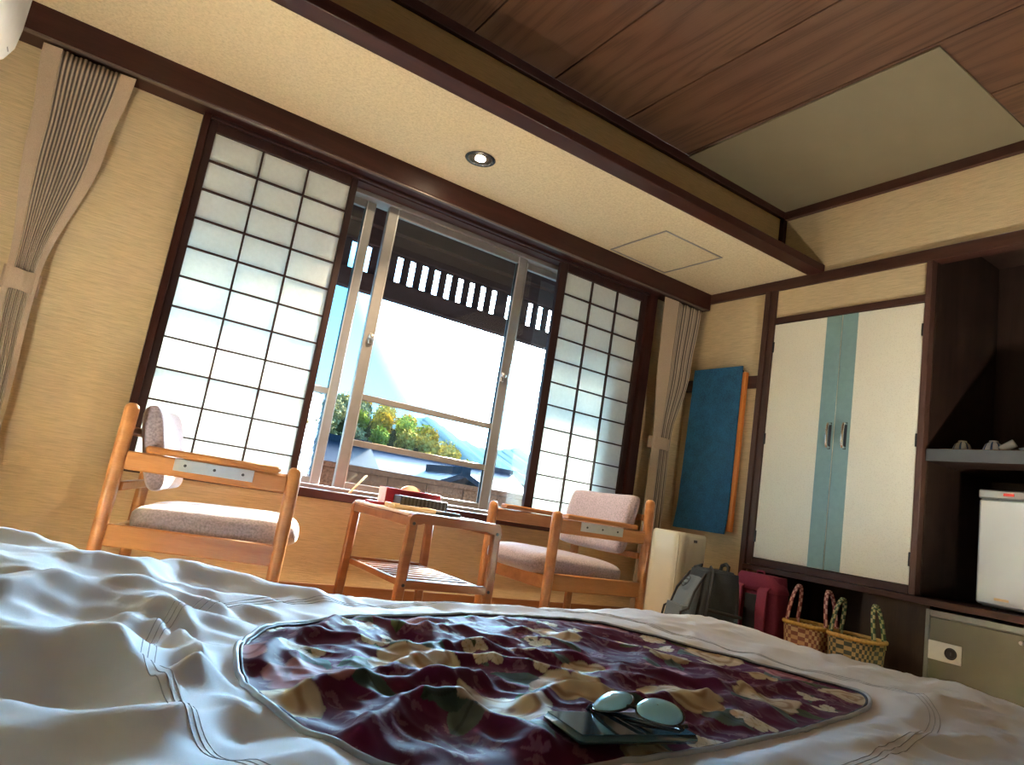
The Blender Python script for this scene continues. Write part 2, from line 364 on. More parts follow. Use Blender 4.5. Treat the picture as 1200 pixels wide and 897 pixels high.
def mat_porcelain():
    m, n, b = newmat('striped_porcelain'); uv = n.nodes.new('ShaderNodeUVMap'); sp = n.nodes.new('ShaderNodeSeparateXYZ'); n.links.new(uv.outputs[0], sp.inputs[0])
    mu = n.nodes.new('ShaderNodeMath'); mu.operation = 'MULTIPLY'; mu.inputs[1].default_value = 2*math.pi*8; n.links.new(sp.outputs[0], mu.inputs[0])
    si = n.nodes.new('ShaderNodeMath'); si.operation = 'SINE'; n.links.new(mu.outputs[0], si.inputs[0])
    n.links.new(cramp(n, si.outputs[0], [(0.55, (0.62, 0.66, 0.66)), (0.70, (0.05, 0.11, 0.22))]), b.inputs['Base Color'])
    b.inputs['Roughness'].default_value = 0.15; return m
M_PORC = mat_porcelain()
M_PORCW = plain('white_porcelain', (0.66, 0.68, 0.66), 0.15, 0, 0.03)
M_LENS = plain('blue_mirror_lens', (0.30, 0.66, 0.86), 0.15, 0.0, 0.06, 12)  # the window's reflection is put into the flat blue base colour
M_PHONE = plain('dark_slate_case', (0.04, 0.10, 0.12), 0.22, 0, 0.05, 8, 0, 0.5, 0.5)
M_SHADE = plain('sunglass_frame', (0.012, 0.02, 0.025), 0.2, 0, 0.05)
def mat_lamp():
    m, n, b = newmat('lamp_bulb'); b.inputs['Emission Color'].default_value = (1.0, 0.82, 0.55, 1); b.inputs['Emission Strength'].default_value = 30; return m
M_BULB = mat_lamp()
# outdoor materials
M_EAVE = wood('weathered_wood', (0.024, 0.0135, 0.0135), (0.040, 0.023, 0.024), 0, 0.7, spec=0.0)
M_EAVEZ = wood('weathered_wood_z', (0.022, 0.0135, 0.0155), (0.036, 0.023, 0.026), 2, 0.7, spec=0.0)
M_PARAPET = plain('parapet_board', (0.058, 0.034, 0.029), 0.8, 0, 0.45, 60, 0.3, 0.0)
M_ROOFB = plain('blue_grey_tiles', (0.013, 0.018, 0.028), 0.6, 0, 0.15, 30, 0, 0.05)
M_ROOFL = plain('lilac_grey_tiles', (0.030, 0.028, 0.042), 0.6, 0, 0.15, 30, 0, 0.05)
M_HOUSE = plain('pale_house_wall', (0.050, 0.058, 0.066), 0.8, 0, 0.06, 30, 0, 0.05)
M_HILL = plain('hill_ground', (0.012, 0.014, 0.006), 0.9, 0, 0.4, 0.6, 0, 0.0)
M_MTN = plain('far_ridge', (0.050, 0.086, 0.095), 1.0, 0, 0.10, 0.02, 0, 0.0)  # pale blue puts the aerial haze into the base colour
M_MTN2 = plain('nearer_ridge', (0.036, 0.064, 0.074), 1.0, 0, 0.12, 0.03, 0, 0.0)  # bluish haze mixed into the ridge colour, darker than the far one
M_TREES = [plain('autumn_leaves', (0.28, 0.22, 0.06), 0.8, 0, 0.5, 1.5, 0, 0.0), plain('green_leaves', (0.21, 0.24, 0.045), 0.8, 0, 0.5, 1.5, 0, 0.0), plain('dull_leaves', (0.15, 0.15, 0.075), 0.8, 0, 0.5, 1.5, 0, 0.0), plain('gold_leaves', (0.37, 0.26, 0.05), 0.8, 0, 0.5, 1.5, 0, 0.0)]
M_TRUNK = plain('bark', (0.02, 0.014, 0.01), 0.9, 0, 0.2, 30, 0, 0.0)
M_GROUND = plain('outdoor_ground', (0.014, 0.018, 0.014), 0.9, 0, 0.3, 0.3, 0, 0.0)

# ------------------------------------------------------------------ the room
D = 3.5; RW = 3.68; LW = -0.62; BW = -2.2; LOWC = 1.715; TOPC = 2.205; FZ = -0.60
def sbox(name, mat, *a, b=0.0, parent=None, kind=True):
    o = MB().box(*a, b).build(name, mat, parent)
    if kind and not parent: o['kind'] = 'structure'
    return o
fl = sbox('floor', M_FLOOR, LW-0.1, 4.5, BW-0.1, 3.62, FZ-0.08, FZ)
# window wall: pieces round the opening x 0.2135..3.245, z -0.122..1.594
w = MB(); w.box(LW-0.1, 0.2135, 3.52, 3.70, FZ, LOWC); w.box(3.245, RW+0.1, 3.52, 3.70, FZ, LOWC)
w.box(0.2135, 3.245, 3.52, 3.70, FZ, -0.122); w.box(LW-0.1, RW+0.1, 3.52, 3.70, 1.60, LOWC+0.04)
structure(w.build('wall_front', M_WALL))
structure(MB().box(LW-0.1, LW, BW-0.1, 3.52, FZ, TOPC+0.05).build('wall_left', M_WALL))
structure(MB().box(LW-0.1, 4.6, BW-0.1, BW, FZ, TOPC+0.05).build('wall_back', M_WALL))
w = MB(); w.box(RW, RW+0.10, 2.84, 3.53, FZ, LOWC+0.02); w.box(RW, RW+0.10, BW, 2.83, 1.70, TOPC+0.05)
w.box(RW, RW+0.10, BW, 0.36, FZ, 1.70)
structure(w.build('wall_right', M_WALL))
# alcove to the right of the closet, and the dark space under it
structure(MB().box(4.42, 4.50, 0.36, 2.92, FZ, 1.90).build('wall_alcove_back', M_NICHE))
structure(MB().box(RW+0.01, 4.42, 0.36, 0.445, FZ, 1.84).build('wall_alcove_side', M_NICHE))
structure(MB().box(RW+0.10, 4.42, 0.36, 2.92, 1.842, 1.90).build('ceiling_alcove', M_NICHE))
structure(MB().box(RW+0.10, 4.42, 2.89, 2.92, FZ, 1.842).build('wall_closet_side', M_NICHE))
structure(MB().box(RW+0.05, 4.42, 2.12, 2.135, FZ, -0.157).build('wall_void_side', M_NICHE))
structure(MB().box(RW+0.03, RW+0.05, 1.785, 2.125, FZ, -0.155).build('wall_panel', wood('panel_wood', (0.028, 0.015, 0.010), (0.050, 0.028, 0.018), 2, 0.5)))
# upper ceiling: every board is an object
ce = structure(MB().box(LW, RW, BW, 2.84, TOPC+0.012, TOPC+0.06).build('ceiling', M_DARK))
xs = [LW, -0.28, 0.216, 0.712, 1.208, 1.704, 2.208, 2.700, 3.190, RW]
for i in range(len(xs)-1):
    q = MB().box(xs[i]+0.003, xs[i+1]-0.003, BW, 2.83, TOPC, TOPC+0.014, 0.003); q.build('board', M_CEDAR, ce)
pn = MB().box(2.715, RW-0.005, 1.385, 2.80, TOPC-0.012, TOPC-0.001, 0.002).build('panel', M_PANEL, ce); pn['label'] = 'flat olive-cream panel let into the boards'
# dropped ceiling along the window, its ledge board, and the wall behind the ledge
so = structure(MB().box(LW-0.09, RW+0.10, 2.585, 3.56, LOWC, LOWC+0.03).build('ceiling_soffit', M_SOFFIT))
structure(MB().box(LW, RW, 2.49, 2.595, LOWC-0.005, LOWC+0.048, 0.003).build('trim_1', M_DARK))
structure(MB().box(LW-0.1, RW+0.1, 2.83, 3.72, LOWC+0.025, TOPC+0.055).build('wall_drop', M_WALL))
structure(MB().box(LW, RW, 2.80, 2.83, TOPC-0.055, TOPC, 0.002).build('trim_2', M_DARK))
structure(MB().box(RW-0.03, RW, BW, 2.80, TOPC-0.068, TOPC, 0.002).build('trim_3', M_DARKY))
structure(MB().box(RW-0.035, RW, 2.795, 2.83, LOWC+0.03, TOPC-0.06, 0.002).build('trim_4', M_DARKZ))
# picture rail of the right wall, short wall rail behind the blue cloth, pelmet beam over the window
structure(MB().box(RW-0.02, RW+0.06, BW, 3.40, 1.645, LOWC, 0.003).build('trim_5', M_DARKY))
structure(MB().box(RW-0.018, RW, 2.89, 3.52, 0.995, 1.078, 0.002).build('trim_6', M_DARKY))
bmn = structure(MB().box(LW, RW-0.01, 3.37, 3.525, 1.594, LOWC+0.008, 0.004).build('trim_7', M_DARK))
rl = MB().box(LW+0.02, RW-0.06, 3.375, 3.40, 1.586, 1.596, 0.002).build('rail', plain('curtain_rail', (0.16, 0.13, 0.115), 0.35, 0.5), bmn); rl['label'] = 'thin curtain rail under the beam'
structure(MB().box(LW, RW, 3.505, 3.52, FZ, FZ+0.055, 0.002).build('baseboard_front', M_SKIRT))
structure(MB().box(RW-0.012, RW, 2.89, 3.505, FZ, FZ+0.055, 0.002).build('baseboard_right', M_SKIRT))

# window frame and sashes
WX0, WX1 = 0.2135, 3.245
win = structure(empty('window_1', (0, 0, 0)))
def part(name, mat, parent, *a, b=0.002, label=None):
    o = MB().box(*a, b).build(name, mat, parent)
    if label: o['label'] = label
    return o
part('post', M_DARKZ, win, WX0, WX0+0.032, 3.47, 3.70, -0.122, 1.60)
part('post', M_DARKZ, win, WX1-0.075, WX1, 3.47, 3.70, -0.122, 1.60)
part('head', M_DARK, win, WX0+0.032, WX1-0.075, 3.50, 3.70, 1.572, 1.60)
part('head_track', M_SHOJI, win, WX0+0.032, WX1-0.075, 3.475, 3.50, 1.578, 1.594)
part('sill', M_DARK, win, WX0+0.0, WX1, 3.43, 3.70, -0.124, -0.079, b=0.004)
# aluminium outer frame
al = MB(); al.box(WX0+0.032, WX1-0.075, 3.585, 3.70, 1.545, 1.572, 0.002); al.box(WX0+0.032, WX1-0.075, 3.585, 3.70, -0.079, -0.060, 0.002)
al.box(WX0+0.032, WX0+0.055, 3.585, 3.70, -0.06, 1.545); al.box(WX1-0.10, WX1-0.075, 3.585, 3.70, -0.06, 1.545)
al.build('metal_frame', M_ALU, win)
def sash(x0, x1, y, w0, w1, trans, mats, frost_below=None, depth=0.03):
    s = empty('sash', (0,0,0), 0, win); z0, z1 = -0.058, 1.545
    for a, b_, nm in ((x0, x0+w0, 'stile'), (x1-w1, x1, 'stile')):
        MB().box(a, b_, y-depth/2, y+depth/2, z0, z1, 0.004).build(nm, M_ALU, s)
        MB().box(b_-0.006 if a == x0 else a, b_ if a == x0 else a+0.006, y-depth/2-0.003, y+depth/2, z0, z1).build('stile_lip', M_ALULIGHT, s)
    MB().box(x0+w0, x1-w1, y-depth/2, y+depth/2, z1-0.042, z1, 0.003).build('rail', M_ALU, s)
    MB().box(x0+w0, x1-w1, y-depth/2, y+depth/2, z0, z0+0.035, 0.003).build('rail', M_ALU, s)
    zs = [z0+0.035] + sorted(t for t in trans) + [z1-0.042]
    for t in trans: MB().box(x0+w0, x1-w1, y-depth/2, y+depth/2, t-0.017, t+0.017, 0.003).build('transom', M_ALU, s)
    for k in range(len(zs)-1):
        g = M_FROST if (frost_below is not None and zs[k+1] <= frost_below+0.001) else M_GLASS
        MB().box(x0+w0-0.004, x1-w1+0.004, y-0.002, y+0.002, zs[k]-0.004, zs[k+1]+0.004).build('pane', g, s)
    return s
s_mid = sash(1.245, 2.215, 3.62, 0.062, 0.068, (0.445, 0.192), None)
for (x, z) in ((2.165, 0.76), (1.285, 0.77)):
    k = MB().box(x-0.012, x+0.012, 3.594, 3.606, z-0.03, z+0.03, 0.004); k.lathe([(0.0, -0.012), (0.016, -0.010), (0.018, 0.0), (0.014, 0.010), (0.0, 0.012)], 14, M=T(x, 3.590, z+0.008))
    k.build('latch', M_STEEL, s_mid)
sash(0.27, 1.182, 3.662, 0.05, 0.055, (0.44,), None, frost_below=0.44)
sash(2.195, 3.14, 3.662, 0.05, 0.05, (), None)

# shoji screens: frame, lattice bars and every pane of paper
ROWZ = [1.527-0.1465*k for k in range(12)]
def shoji(x0, px0, px1, x1, y, label):
    s = empty('shoji_screen', (0,0,0)); tag(s, label, 'paper screen', 'paper screens of the window')
    zt, zb = 1.578, -0.078
    for a, b_ in ((x0, px0), (px1, x1)): MB().box(a, b_, y-0.016, y+0.016, zb, zt, 0.002).build('stile', M_SHOJI, s)
    MB().box(px0, px1, y-0.015, y+0.015, ROWZ[0], zt, 0.002).build('rail', M_SHOJI, s)
    MB().box(px0, px1, y-0.015, y+0.015, zb, zb+0.03, 0.002).build('rail', M_SHOJI, s)
    wd = (px1-px0)/3
    for k in (1, 2): MB().box(px0+wd*k-0.004, px0+wd*k+0.004, y-0.013, y+0.004, zb+0.03, ROWZ[0]).build('lattice_bar', M_SHOJI, s)
    for k in range(1, 11): MB().box(px0, px1, y-0.012, y+0.004, ROWZ[k]-0.0038, ROWZ[k]+0.0038).build('lattice_bar', M_SHOJI, s)
    for r in range(11):
        h = ROWZ[r]-max(ROWZ[r+1], zb+0.03)
        for c in range(3):
            MB().box(px0+wd*c, px0+wd*(c+1), y+0.004, y+0.006, ROWZ[r]-h, ROWZ[r]).build('paper_pane', M_WASHI, s)
    return s
sh_l = shoji(0.247, 0.284, 0.974, 1.008, D+0.012, 'paper screen with dark lattice behind the left chair')
sh_r = shoji(2.400, 2.461, 3.126, 3.168, D+0.012, 'narrower-looking paper screen with dark lattice beside the right curtain')

# ------------------------------------------------------------------ curtains
def curtain(levels, y0, label, n_pleat, hem_l, hem_r, front_hem=None):
    # levels: (z, xl, xr, depth); pleats fan out from the tie band
    t = empty('curtain', ((levels[0][1]+levels[0][2])/2, y0, levels[-1][0])); ox, oy, oz = t.location
    tag(t, label, 'curtain')
    lv = []                                                     # subdivide smoothly
    for a, b in zip(levels[:-1], levels[1:]):
        for k in range(8):
            u = k/8; s_ = u*u*(3-2*u); lv.append(tuple(a[i]+(b[i]-a[i])*(u if i == 0 else s_) for i in range(4)))
    lv.append(levels[-1])
    N = n_pleat*10
    vs, fs, uvs = [], [], []
    for z, xl, xr, dp in lv:
        for i in range(N+1):
            u = i/N; ph = u*n_pleat*2*math.pi
            x = xl+(xr-xl)*(hem_l+(1-hem_l-hem_r)*u) + 0.25*(xr-xl)/n_pleat*math.sin(ph)*0.8
            yy = y0 - dp*0.5*math.copysign(abs(math.cos(ph))**0.7, math.cos(ph)) - 0.006*math.sin(3*u*7)
            vs.append((x-ox, yy-oy, z-oz)); uvs.append((u*n_pleat*2+0.25, z))
    for r in range(len(lv)-1):
        for i in range(N): fs.append((r*(N+1)+i, r*(N+1)+i+1, (r+1)*(N+1)+i+1, (r+1)*(N+1)+i))
    m = MB(); m.v = vs; m.f = fs; o = m.build('pleats', M_CURT, t, 60)
    ul = o.data.uv_layers.new(name='UVMap'); vi = np.empty(len(o.data.loops), int); o.data.loops.foreach_get('vertex_index', vi)
    ul.data.foreach_set('uv', np.array(uvs)[vi].ravel())
    o['label'] = 'pinstriped grey pleats'
    sol = o.modifiers.new('thickness', 'SOLIDIFY'); sol.thickness = 0.002
    for side, fr in ((0, hem_l), (1, hem_r)):                   # plain flat hems either side
        if fr <= 0: continue
        A, B = [], []
        rings = []
        for z, xl, xr, dp in lv:
            wdt = xr-xl; a = xl if side == 0 else xr-fr*wdt; b = a+fr*wdt
            rings.append([(a-ox, y0-dp*0.5-0.004-oy, z-oz), (b-ox, y0-dp*0.62-0.004-oy, z-oz), (b-ox, y0-dp*0.62-oy, z-oz), (a-ox, y0-dp*0.5-oy, z-oz)])
        h = MB().loft(rings).build('hem', M_TIE, t, 60); h['label'] = 'plain beige hem'
    return t, lv
c1, lv = curtain([(1.575, -0.435, -0.085, 0.06), (1.2, -0.40, -0.12, 0.06), (0.60, -0.337, -0.222, 0.05), (0.52, -0.335, -0.220, 0.05), (0.0, -0.30, -0.205, 0.055), (-0.58, -0.28, -0.19, 0.06)], 3.435, 'pleated striped curtain tied back at the left end of the window beam', 13, 0.20, 0.17)
tb = MB(); tb.tube([(-0.285+0.066*math.cos(a)-c1.location.x, 3.432+0.042*math.sin(a)-c1.location.y, 0.57-c1.location.z-0.02*math.cos(a)) for a in np.linspace(0, 2*math.pi, 28, endpoint=False)], [0.05]*28, 8, True, flat=0.9)
tb = MB()
rings = []
for a in np.linspace(0, 2*math.pi, 33):
    x = -0.281+0.068*math.cos(a)-c1.location.x; y = 3.432+0.040*math.sin(a)-c1.location.y
    rings.append([(x, y, 0.612-c1.location.z-0.012*math.cos(a)), (x*1.0, y, 0.530-c1.location.z-0.012*math.cos(a)), (x*0.98, y*0.92, 0.530-c1.location.z), (x*0.98, y*0.92, 0.612-c1.location.z)])
tb.loft(rings, True, False).build('tie_band', M_TIE, c1, 60)['label'] = 'plain beige tie band'
c2, lv = curtain([(1.575, 3.235, 3.60, 0.07), (1.1, 3.25, 3.56, 0.065), (0.60, 3.29, 3.455, 0.06), (0.53, 3.29, 3.455, 0.06), (0.1, 3.285, 3.46, 0.06), (-0.58, 3.27, 3.47, 0.06)], 3.43, 'pleated striped curtain tied back in the corner beside the blue cloth', 13, 0.36, 0.0)
tb = MB(); rings = []
for a in np.linspace(0, 2*math.pi, 33):
    x = 3.372+0.088*math.cos(a)-c2.location.x; y = 3.425+0.046*math.sin(a)-c2.location.y
    rings.append([(x, y, 0.605-c2.location.z), (x, y, 0.525-c2.location.z), (x*0.98, y*0.92, 0.525-c2.location.z), (x*0.98, y*0.92, 0.605-c2.location.z)])
tb.loft(rings, True, False).build('tie_band', M_TIE, c2, 60)['label'] = 'plain beige tie band'

# ------------------------------------------------------------------ ceiling fittings
lt = empty('downlight', (1.459, 3.003, LOWC)); tag(lt, 'small round recessed spotlight, lit, in the cream dropped ceiling', 'ceiling light')
MB().lathe([(0.062, -0.001), (0.078, -0.001), (0.080, -0.004), (0.076, -0.007), (0.064, -0.006), (0.060, 0.0)], 40).build('trim_ring', plain('black_ring', (0.015, 0.016, 0.02), 0.2, 0, 0.05, 8, 0, 0.6, 0.5), lt)
MB().lathe([(0.060, -0.002), (0.052, -0.0015), (0.030, -0.0008), (0.0, -0.0006)], 40).build('reflector', plain('dark_reflector', (0.06, 0.045, 0.035), 0.15, 0.7), lt)
MB().lathe([(0.027, -0.001), (0.025, -0.006), (0.014, -0.009), (0.0001, -0.010)], 28).build('bulb', M_BULB, lt)
sp = bpy.data.lights.new('downlight_beam', 'SPOT'); sp.energy = 25; sp.spot_size = math.radians(110); sp.spot_blend = 0.8; sp.color = (1.0, 0.74, 0.46); sp.shadow_soft_size = 0.03
spo = bpy.data.objects.new('downlight_beam', sp); COL.objects.link(spo); spo.parent = lt; spo.location = (0, 0, -0.02)
ht = empty('ceiling_hatch', (2.905, 3.095, LOWC)); tag(ht, 'square access hatch with grey metal edging in the cream dropped ceiling', 'hatch')
h = 0.25
MB().box(-h+0.014, h-0.014, -h+0.014, h-0.014, -0.003, 0.0).build('panel', M_SOFFIT, ht)
for a in ((-h, h, -h, -h+0.012), (-h, h, h-0.012, h), (-h, -h+0.012, -h+0.012, h-0.012), (h-0.012, h, -h+0.012, h-0.012)):
    MB().box(a[0], a[1], a[2], a[3], -0.006, 0.0, 0.002).build('edging', M_ALU, ht)

# two made-up paper lanterns, added as fill light, out of view either side of the bed
def lantern(x, y, watts, label):
    t = empty('fill_lantern', (x, y, FZ)); tag(t, label, 'added lamp', 'added fill lanterns beside the bed')
    MB().box(-0.10, 0.10, -0.10, 0.10, 0, 0.02, 0.004).build('base', M_DARK, t)
    for sx in (-1, 1):
        for sy in (-1, 1): MB().box(sx*0.088-0.008, sx*0.088+0.008, sy*0.088-0.008, sy*0.088+0.008, 0.02, 0.34, 0.002).build('post', M_DARKZ, t)
    for a in ((-0.083, -0.081, -0.08, 0.08), (0.081, 0.083, -0.08, 0.08), (-0.08, 0.08, -0.083, -0.081), (-0.08, 0.08, 0.081, 0.083)): MB().box(*a, 0.03, 0.32).build('paper_panel', M_WASHI, t)
    MB().lathe([(0.0001, 0.02), (0.018, 0.02), (0.018, 0.10), (0.030, 0.14), (0.034, 0.18), (0.024, 0.21), (0.0001, 0.215)], 16).build('bulb', M_BULB, t)
    l = bpy.data.lights.new('fill_light', 'POINT'); l.energy = watts; l.color = (1.0, 0.92, 0.80); l.shadow_soft_size = 0.05
    lo = bpy.data.objects.new('fill_light', l); COL.objects.link(lo); lo.parent = t; lo.location = (0, 0, 0.27)
lantern(2.75, 0.82, 13, 'added paper fill lantern on the floor right of the bed')
lantern(-0.42, 2.05, 6.5, 'added paper fill lantern on the floor left of the bed')

# air conditioner on the left wall
ac = empty('air_conditioner', (LW, 2.60, 1.06)); tag(ac, 'white wall air conditioner at the top left corner above the curtain', 'air conditioner')
prof = [(0.0, 0.0), (0.10, -0.012), (0.170, 0.004), (0.205, 0.040), (0.224, 0.085), (0.229, 0.15), (0.229, 0.285), (0.20, 0.295), (0.0, 0.295)]
MB().prism([(x, z) for x, z in prof], -0.84, 0.0, 'y').build('body', M_WHITE, ac)
MB().prism([(0.06, -0.012), (0.13, -0.018), (0.175, 0.004), (0.165, 0.012), (0.1, -0.002)], -0.80, -0.03, 'y').build('flap', M_WHITE, ac)
MB().box(0.02, 0.19, -0.01, 0.004, 0.01, 0.27, 0.003).build('end_cap', M_WHITE, ac)
MB().box(0.196, 0.214, -0.052, -0.02, 0.058, 0.064).build('indicator', M_DGREY, ac)
MB().tube([(0.05, -0.06, 0.0), (0.05, -0.06, -0.03), (0.03, -0.05, -0.05), (0.0, -0.04, -0.055)], 0.018, 12).build('pipe', M_DGREY, ac)

# ------------------------------------------------------------------ closet, alcove shelf, counter and what stands on them
cl = empty('closet', (RW, 2.34, -0.15)); tag(cl, 'built-in closet with two cream doors and pale blue centre bands', 'closet')
def cpart(name, mat, x0, x1, y0, y1, z0, z1, b=0.002, parent=None, label=None):
    o = MB().box(x0-RW, x1-RW, y0-2.34, y1-2.34, z0+0.15, z1+0.15, b).build(name, mat, parent or cl)
    if label: o['label'] = label
    return o
cpart('post', M_BROWNZ, RW-0.03, RW+0.02, 2.852, 2.89, FZ+0.0, 1.645)
cpart('post', M_BROWNZ, RW-0.02, RW+0.03, 2.806, 2.848, -0.12, 1.645)
cpart('post', M_BROWNZ, RW-0.02, RW+0.03, 1.836, 1.868, -0.12, 1.645)
cpart('rail', M_DARKY, RW-0.016, RW+0.03, 1.868, 2.806, 1.416, 1.458)
cpart('rail', M_DARKY, RW-0.02, RW+0.03, 1.868, 2.806, -0.122, -0.080)
cpart('top_panel', M_WALL, RW-0.004, RW+0.02, 1.868, 2.806, 1.458, 1.645, 0)
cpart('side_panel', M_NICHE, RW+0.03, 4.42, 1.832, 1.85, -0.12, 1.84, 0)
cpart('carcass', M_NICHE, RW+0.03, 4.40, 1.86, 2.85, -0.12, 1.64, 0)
DX0, DX1 = RW-0.012, RW+0.012
for (ya, yb, bandy, hy, hg) in ((2.3375, 2.803, (2.3375, 2.436), 2.385, 2.803), (1.871, 2.3335, (2.238, 2.3335), 2.29, 1.871)):
    d = cpart('door', M_CLOSET, DX0, DX1, ya, yb, -0.077, 1.412, 0.002)
    o = MB().box(DX0-0.0015-RW, DX0-RW, bandy[0]+0.001-2.34, bandy[1]-2.34, -0.076+0.15, 1.411+0.15).build('band', M_TEAL, d); o['label'] = 'pale blue-grey vertical band'
    hp = [(-0.03, 0.0), (0, 0)]
    m = MB(); zc = 0.68+0.15; yy = hy-2.34-0.025
    m.tube([(DX0-RW, yy, zc+0.068), (DX0-RW-0.026, yy, zc+0.066), (DX0-RW-0.030, yy, zc+0.055), (DX0-RW-0.034, yy, zc), (DX0-RW-0.030, yy, zc-0.055), (DX0-RW-0.026, yy, zc-0.066), (DX0-RW, yy, zc-0.068)], 0.0085, 10)
    o = m.build('handle', M_CHROME, d); o['label'] = 'chrome bow handle'; bk = MB().box(DX0-RW-0.003, DX0-RW, yy-0.009, yy+0.009, zc-0.078, zc+0.078, 0.001).build('handle_shadow', M_BLACK, d); bk['label'] = 'black painted-in shadow behind the handle'  # thin black slab stands in for the shadow behind the handle
    for zz in (1.26, 0.66, 0.05):
        o = MB().box(DX0-RW-0.006, DX0-RW+0.002, (hg-2.34)-0.008, (hg-2.34)+0.008, zz+0.15-0.035, zz+0.15+0.035, 0.002).build('hinge', M_BLACK, d)
ct = tag(MB().box(RW-0.05, 4.42, 0.45, 2.850, -0.155, -0.123, 0.003).build('counter', M_DARKY), 'long dark wooden ledge under the closet and the alcove', 'counter')
sf = empty('shelf', (RW, 1.14, 0.557)); tag(sf, 'dark alcove shelf with grey front edge above the refrigerator', 'shelf')
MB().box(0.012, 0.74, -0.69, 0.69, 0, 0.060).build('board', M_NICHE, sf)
MB().box(0.0, 0.012, -0.69, 0.69, -0.001, 0.062, 0.002).build('edge_band', M_SHELF, sf)['label'] = 'grey edge band'
ty = tag(MB().box(3.74, 4.08, 1.25, 1.80, 0.619, 0.631, 0.004).build('tray', M_TRAY), 'flat brown wooden tray under the bowls on the alcove shelf', 'tray')
def uv_lathe(prof, n=32):
    m = MB(); m.lathe(prof, n); us = []
    for j in range(len(prof)): us += [(k/n, j/len(prof)) for k in range(n)]
    return m, us
def set_uv(o, fn):
    me = o.data; ul = me.uv_layers.new(name='UVMap'); d = []
    for p in me.polygons:
        uvs = [fn(me.vertices[i].co) for i in p.vertices]; u0 = uvs[0][0]
        for u, v in uvs:
            if u-u0 > 0.5: u -= 1
            if u-u0 < -0.5: u += 1
            d += [u, v]
    ul.data.foreach_set('uv', d)
def bowl(x, y, s_, label):
    b = empty('tea_bowl', (x, y, 0.631)); tag(b, label, 'bowl', 'tea bowls on the shelf')
    o = MB().lathe([(0.046*s_, 0.0), (0.048*s_, 0.004), (0.046*s_, 0.020*s_), (0.037*s_, 0.042*s_), (0.024*s_, 0.053*s_), (0.020*s_, 0.056*s_)], 32).build('body', M_PORC, b); set_uv(o, lambda c: (math.atan2(c.y, c.x)/(2*math.pi), c.z))
    MB().lathe([(0.021*s_, 0.054*s_), (0.021*s_, 0.062*s_), (0.017*s_, 0.063*s_), (0.015*s_, 0.057*s_), (0.0001, 0.056*s_)], 24).build('foot_ring', M_PORCW, b)
bowl(3.85, 1.735, 0.95, 'upturned blue-striped tea bowl nearest the closet on the tray')
bowl(3.85, 1.592, 0.98, 'upturned blue-striped tea bowl with a small cup leaning on it')
cp = empty('tea_cup', (3.83, 1.520, 0.664), 0); cp.rotation_euler = (math.radians(58), 0, math.radians(10)); tag(cp, 'small white cup lying tilted against the second bowl', 'cup')
MB().lathe([(0.017, -0.032), (0.019, -0.030), (0.0205, 0.026), (0.020, 0.032), (0.018, 0.032), (0.0175, -0.02), (0.0001, -0.022)], 24).build('body', M_PORCW, cp)
MB().lathe([(0.0001, -0.033), (0.014, -0.033), (0.016, -0.036), (0.0165, -0.031)], 24).build('foot_ring', M_PORCW, cp)
sc_ = empty('saucer', (3.84, 1.425, 0.631)); tag(sc_, 'small white dish at the right end of the tray', 'dish')
MB().lathe([(0.0001, 0.004), (0.025, 0.004), (0.030, 0.0), (0.033, 0.003), (0.052, 0.020), (0.050, 0.021), (0.030, 0.008), (0.0001, 0.007)], 32).build('body', M_PORCW, sc_)
MB().lathe([(0.020, 0.012), (0.026, 0.028), (0.027, 0.05), (0.024, 0.05), (0.020, 0.012)], 24).build('inner_cup', M_PORC, sc_); set_uv(sc_.children[-1] if sc_.children else kids(sc_)[-1], lambda c: (math.atan2(c.y, c.x)/(2*math.pi), c.z))
fr = empty('refrigerator', (3.75, 1.35, -0.123)); tag(fr, 'small white refrigerator with silver top trim on the dark ledge', 'refrigerator')
MB().box(0.045, 0.50, -0.245, 0.250, 0.012, 0.545, 0.008).build('body', M_FRIDGE, fr)
fd = MB().box(0.0, 0.042, -0.25, 0.255, 0.020, 0.515, 0.010).build('door', M_FRIDGE, fr)
MB().box(-0.003, 0.040, -0.25, 0.257, 0.517, 0.560, 0.006).build('top_trim', M_STEEL, fr)['label'] = 'silver metal trim'
MB().box(-0.006, 0.0, 0.105, 0.150, 0.532, 0.545, 0.001).build('badge', M_REDLIT, fr)['label'] = 'small red badge'
MB().box(-0.002, 0.0, 0.115, 0.175, 0.045, 0.057).build('sticker', M_TAN, fd)['label'] = 'small tan sticker'
for yy in (-0.2, 0.2):
    for xx in (0.08, 0.45): MB().lathe([(0.0001, 0), (0.014, 0), (0.014, 0.014), (0.0001, 0.014)], 12, (xx, yy, 0)).build('foot', M_BLACK, fr)
sfe = empty('safe', (RW, 1.45, FZ)); tag(sfe, 'olive-grey metal safe under the ledge with white round-socket plate', 'safe')
MB().box(0.012, 0.45, -0.33, 0.335, 0.0, 0.425, 0.004).build('body', M_OLIVEF, sfe)
MB().box(0.002, 0.012, -0.32, 0.318, 0.012, 0.395, 0.004).build('door', M_OLIVE, sfe)
MB().box(0.0, 0.012, 0.318, 0.338, 0.0, 0.428, 0.002).build('frame', M_OLIVEF, sfe)
MB().box(0.0, 0.012, -0.33, 0.318, 0.400, 0.428, 0.002).build('frame', M_OLIVEF, sfe)
pl = MB().box(-0.003, 0.002, 0.170, 0.318, 0.200, 0.287, 0.002).build('plate', M_WHITE, sfe); pl['label'] = 'white plate'
Mx = T(-0.003, 0.216, 0.243) @ Matrix.Rotation(math.radians(-90), 4, 'Y')
MB().lathe([(0.0001, 0.0005), (0.021, 0.0005), (0.023, 0.004), (0.027, 0.004), (0.027, 0.0), (0.0001, 0)], 28, M=Mx).build('socket', M_BLACK, pl)['label'] = 'round dark socket'
